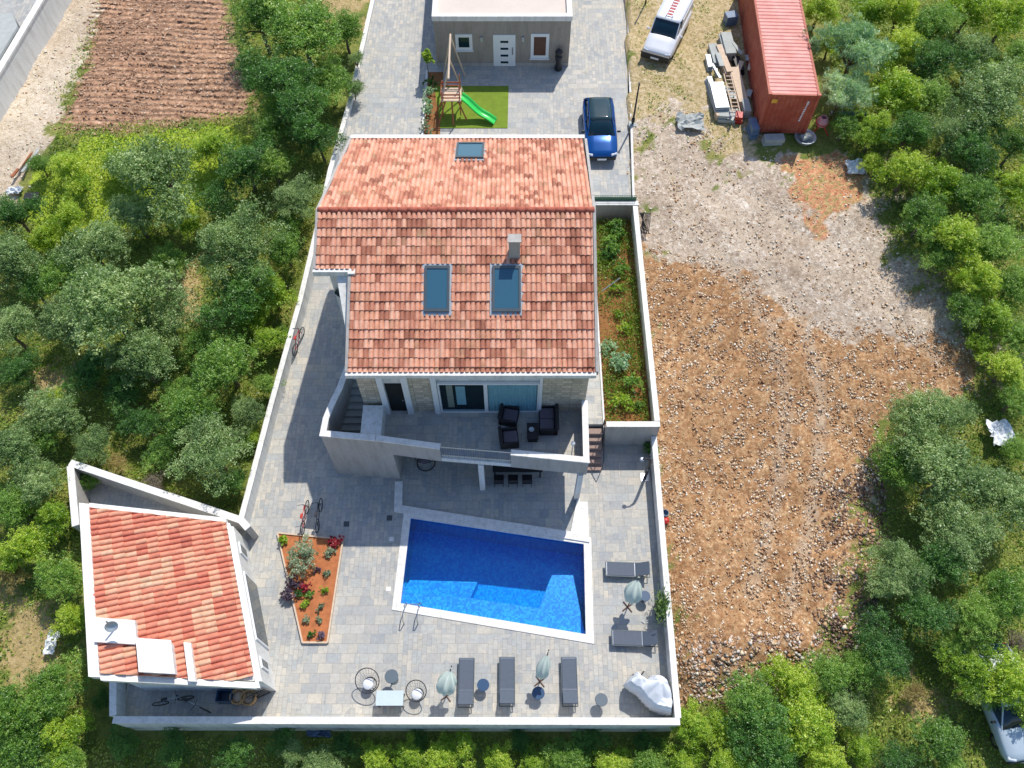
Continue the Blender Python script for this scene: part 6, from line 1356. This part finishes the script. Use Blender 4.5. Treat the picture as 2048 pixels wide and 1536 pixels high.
# leaning gas bottle / toy by the wall
p = at(1327, 1035, 0); e = empty('toy_ball', p, 'red and blue toy bucket lying on the lot side of the terrace wall', 'bucket'); p = atg(1329, 1035); MB().lathe([(.12, 0), (.17, .3), (.15, .3), (.02, .1)], p + Vector((.0, .12, 0)), 14).build('bucket_body', 'bluetop', e); MB().lathe([(.02, 0), (.14, .02), (.16, .2), (.05, .28)], p + Vector((.02, -.2, 0)), 14).build('lid', 'red', e); e.name = 'toy_bucket'
# street lamp style pole with box
p = Vector((*at(1264.5, 252, 1.85)[:2], 1.8)); e = empty('light_pole', p, 'slim dark light pole at the drive edge beside the blue car', 'pole')
MB().box(p + Vector((0, 0, .12)), (.45, .45, .24)).build('base', 'concrete', e, bevel=.02); MB().tube([p + Vector((0, 0, .2)), p + Vector((0, 0, 3.0))], [.06, .04], 10).build('post', 'black', e, True)
MB().lathe([(.06, 0), (.1, .02), (.1, .25), (.03, .3)], p + Vector((0, 0, .35)), 12).build('junction', 'black', e)
MB().box(p + Vector((0, 0, 3.05)), (.1, .16, .12)).build('lamp_head', 'black', e, bevel=.02)
p = Vector((*at(1290, 12, 2.2)[:2], 2.1)); e = empty('light_pole', p, 'slim dark pole at the top edge, left of the van', 'pole'); MB().tube([p, p + Vector((0, 0, 2.6))], [.05, .04], 10).build('post', 'black', e, True); MB().box(p + Vector((0, 0, 2.62)), (.1, .16, .12)).build('lamp_head', 'black', e, bevel=.02)
m = MB(); q = at(1285, 455, 1.6); 
for k in range(6): m.tube([q + Vector((-.25 + k * .1, -.5, .1)), q + Vector((.15 + k * .05, .5, .6))], .02, 4); m.tube([q + Vector((.3 - k * .1, -.5, .1)), q + Vector((-.2 + k * .05, .5, .6))], .02, 4)
o = m.build('folded_trellis', 'black'); tag(o, 'black lattice leaning on the lot side of the planted strip wall', 'trellis')
# sprinkler pole in the strip
m = MB(); m.tube([at(1204, 582, 1.8), at(1240, 556, 2.1)], .03, 6); o = m.build('metal_rod', 'steel'); tag(o, 'grey rod crossing the planted strip', 'rod')

# ------------------------------------------------------------------ neighbour, top left
nb = empty('neighbour_house', at(10, 60, 2), 'white walled grey building cut by the top left corner', 'building')
a, b_ = at(-60, 240, 3.2), at(92, -30, 3.6); d_ = (b_ - a).normalized(); a = a - d_ * 6; b_ = b_ + d_ * 8
MB().wallline([(a.x, a.y), (b_.x, b_.y)], .3, .6, [3.1, 3.4]).build('wall', 'white', nb); MB().wallline([(a.x, a.y), (b_.x, b_.y)], .4, [3.1, 3.4], [3.22, 3.52]).build('coping', 'coping', nb)
n_ = Vector((-d_.y, d_.x, 0)); q = [a + n_ * .3, b_ + n_ * .3, b_ + n_ * 12, a + n_ * 12]
MB().prism([(p.x, p.y) for p in q], 1.0, 1.9).build('yard', 'paving', nb)
q = [at(-90, 42, 3.4), at(26, 30, 3.4), at(36, 58, 3.4), at(-8, 132, 3.4), at(-90, 240, 3.4)][::-1]
MB().prism([(p.x, p.y) for p in q], 1.9, 3.4).build('annex', 'darkframe', nb); cq_ = sum((Vector(p) for p in q), Vector()) / 5
MB().prism([tuple((cq_ + (p - cq_) * 1.02)[:2]) for p in q], 3.4, 3.55).build('roof', 'concrete', nb)
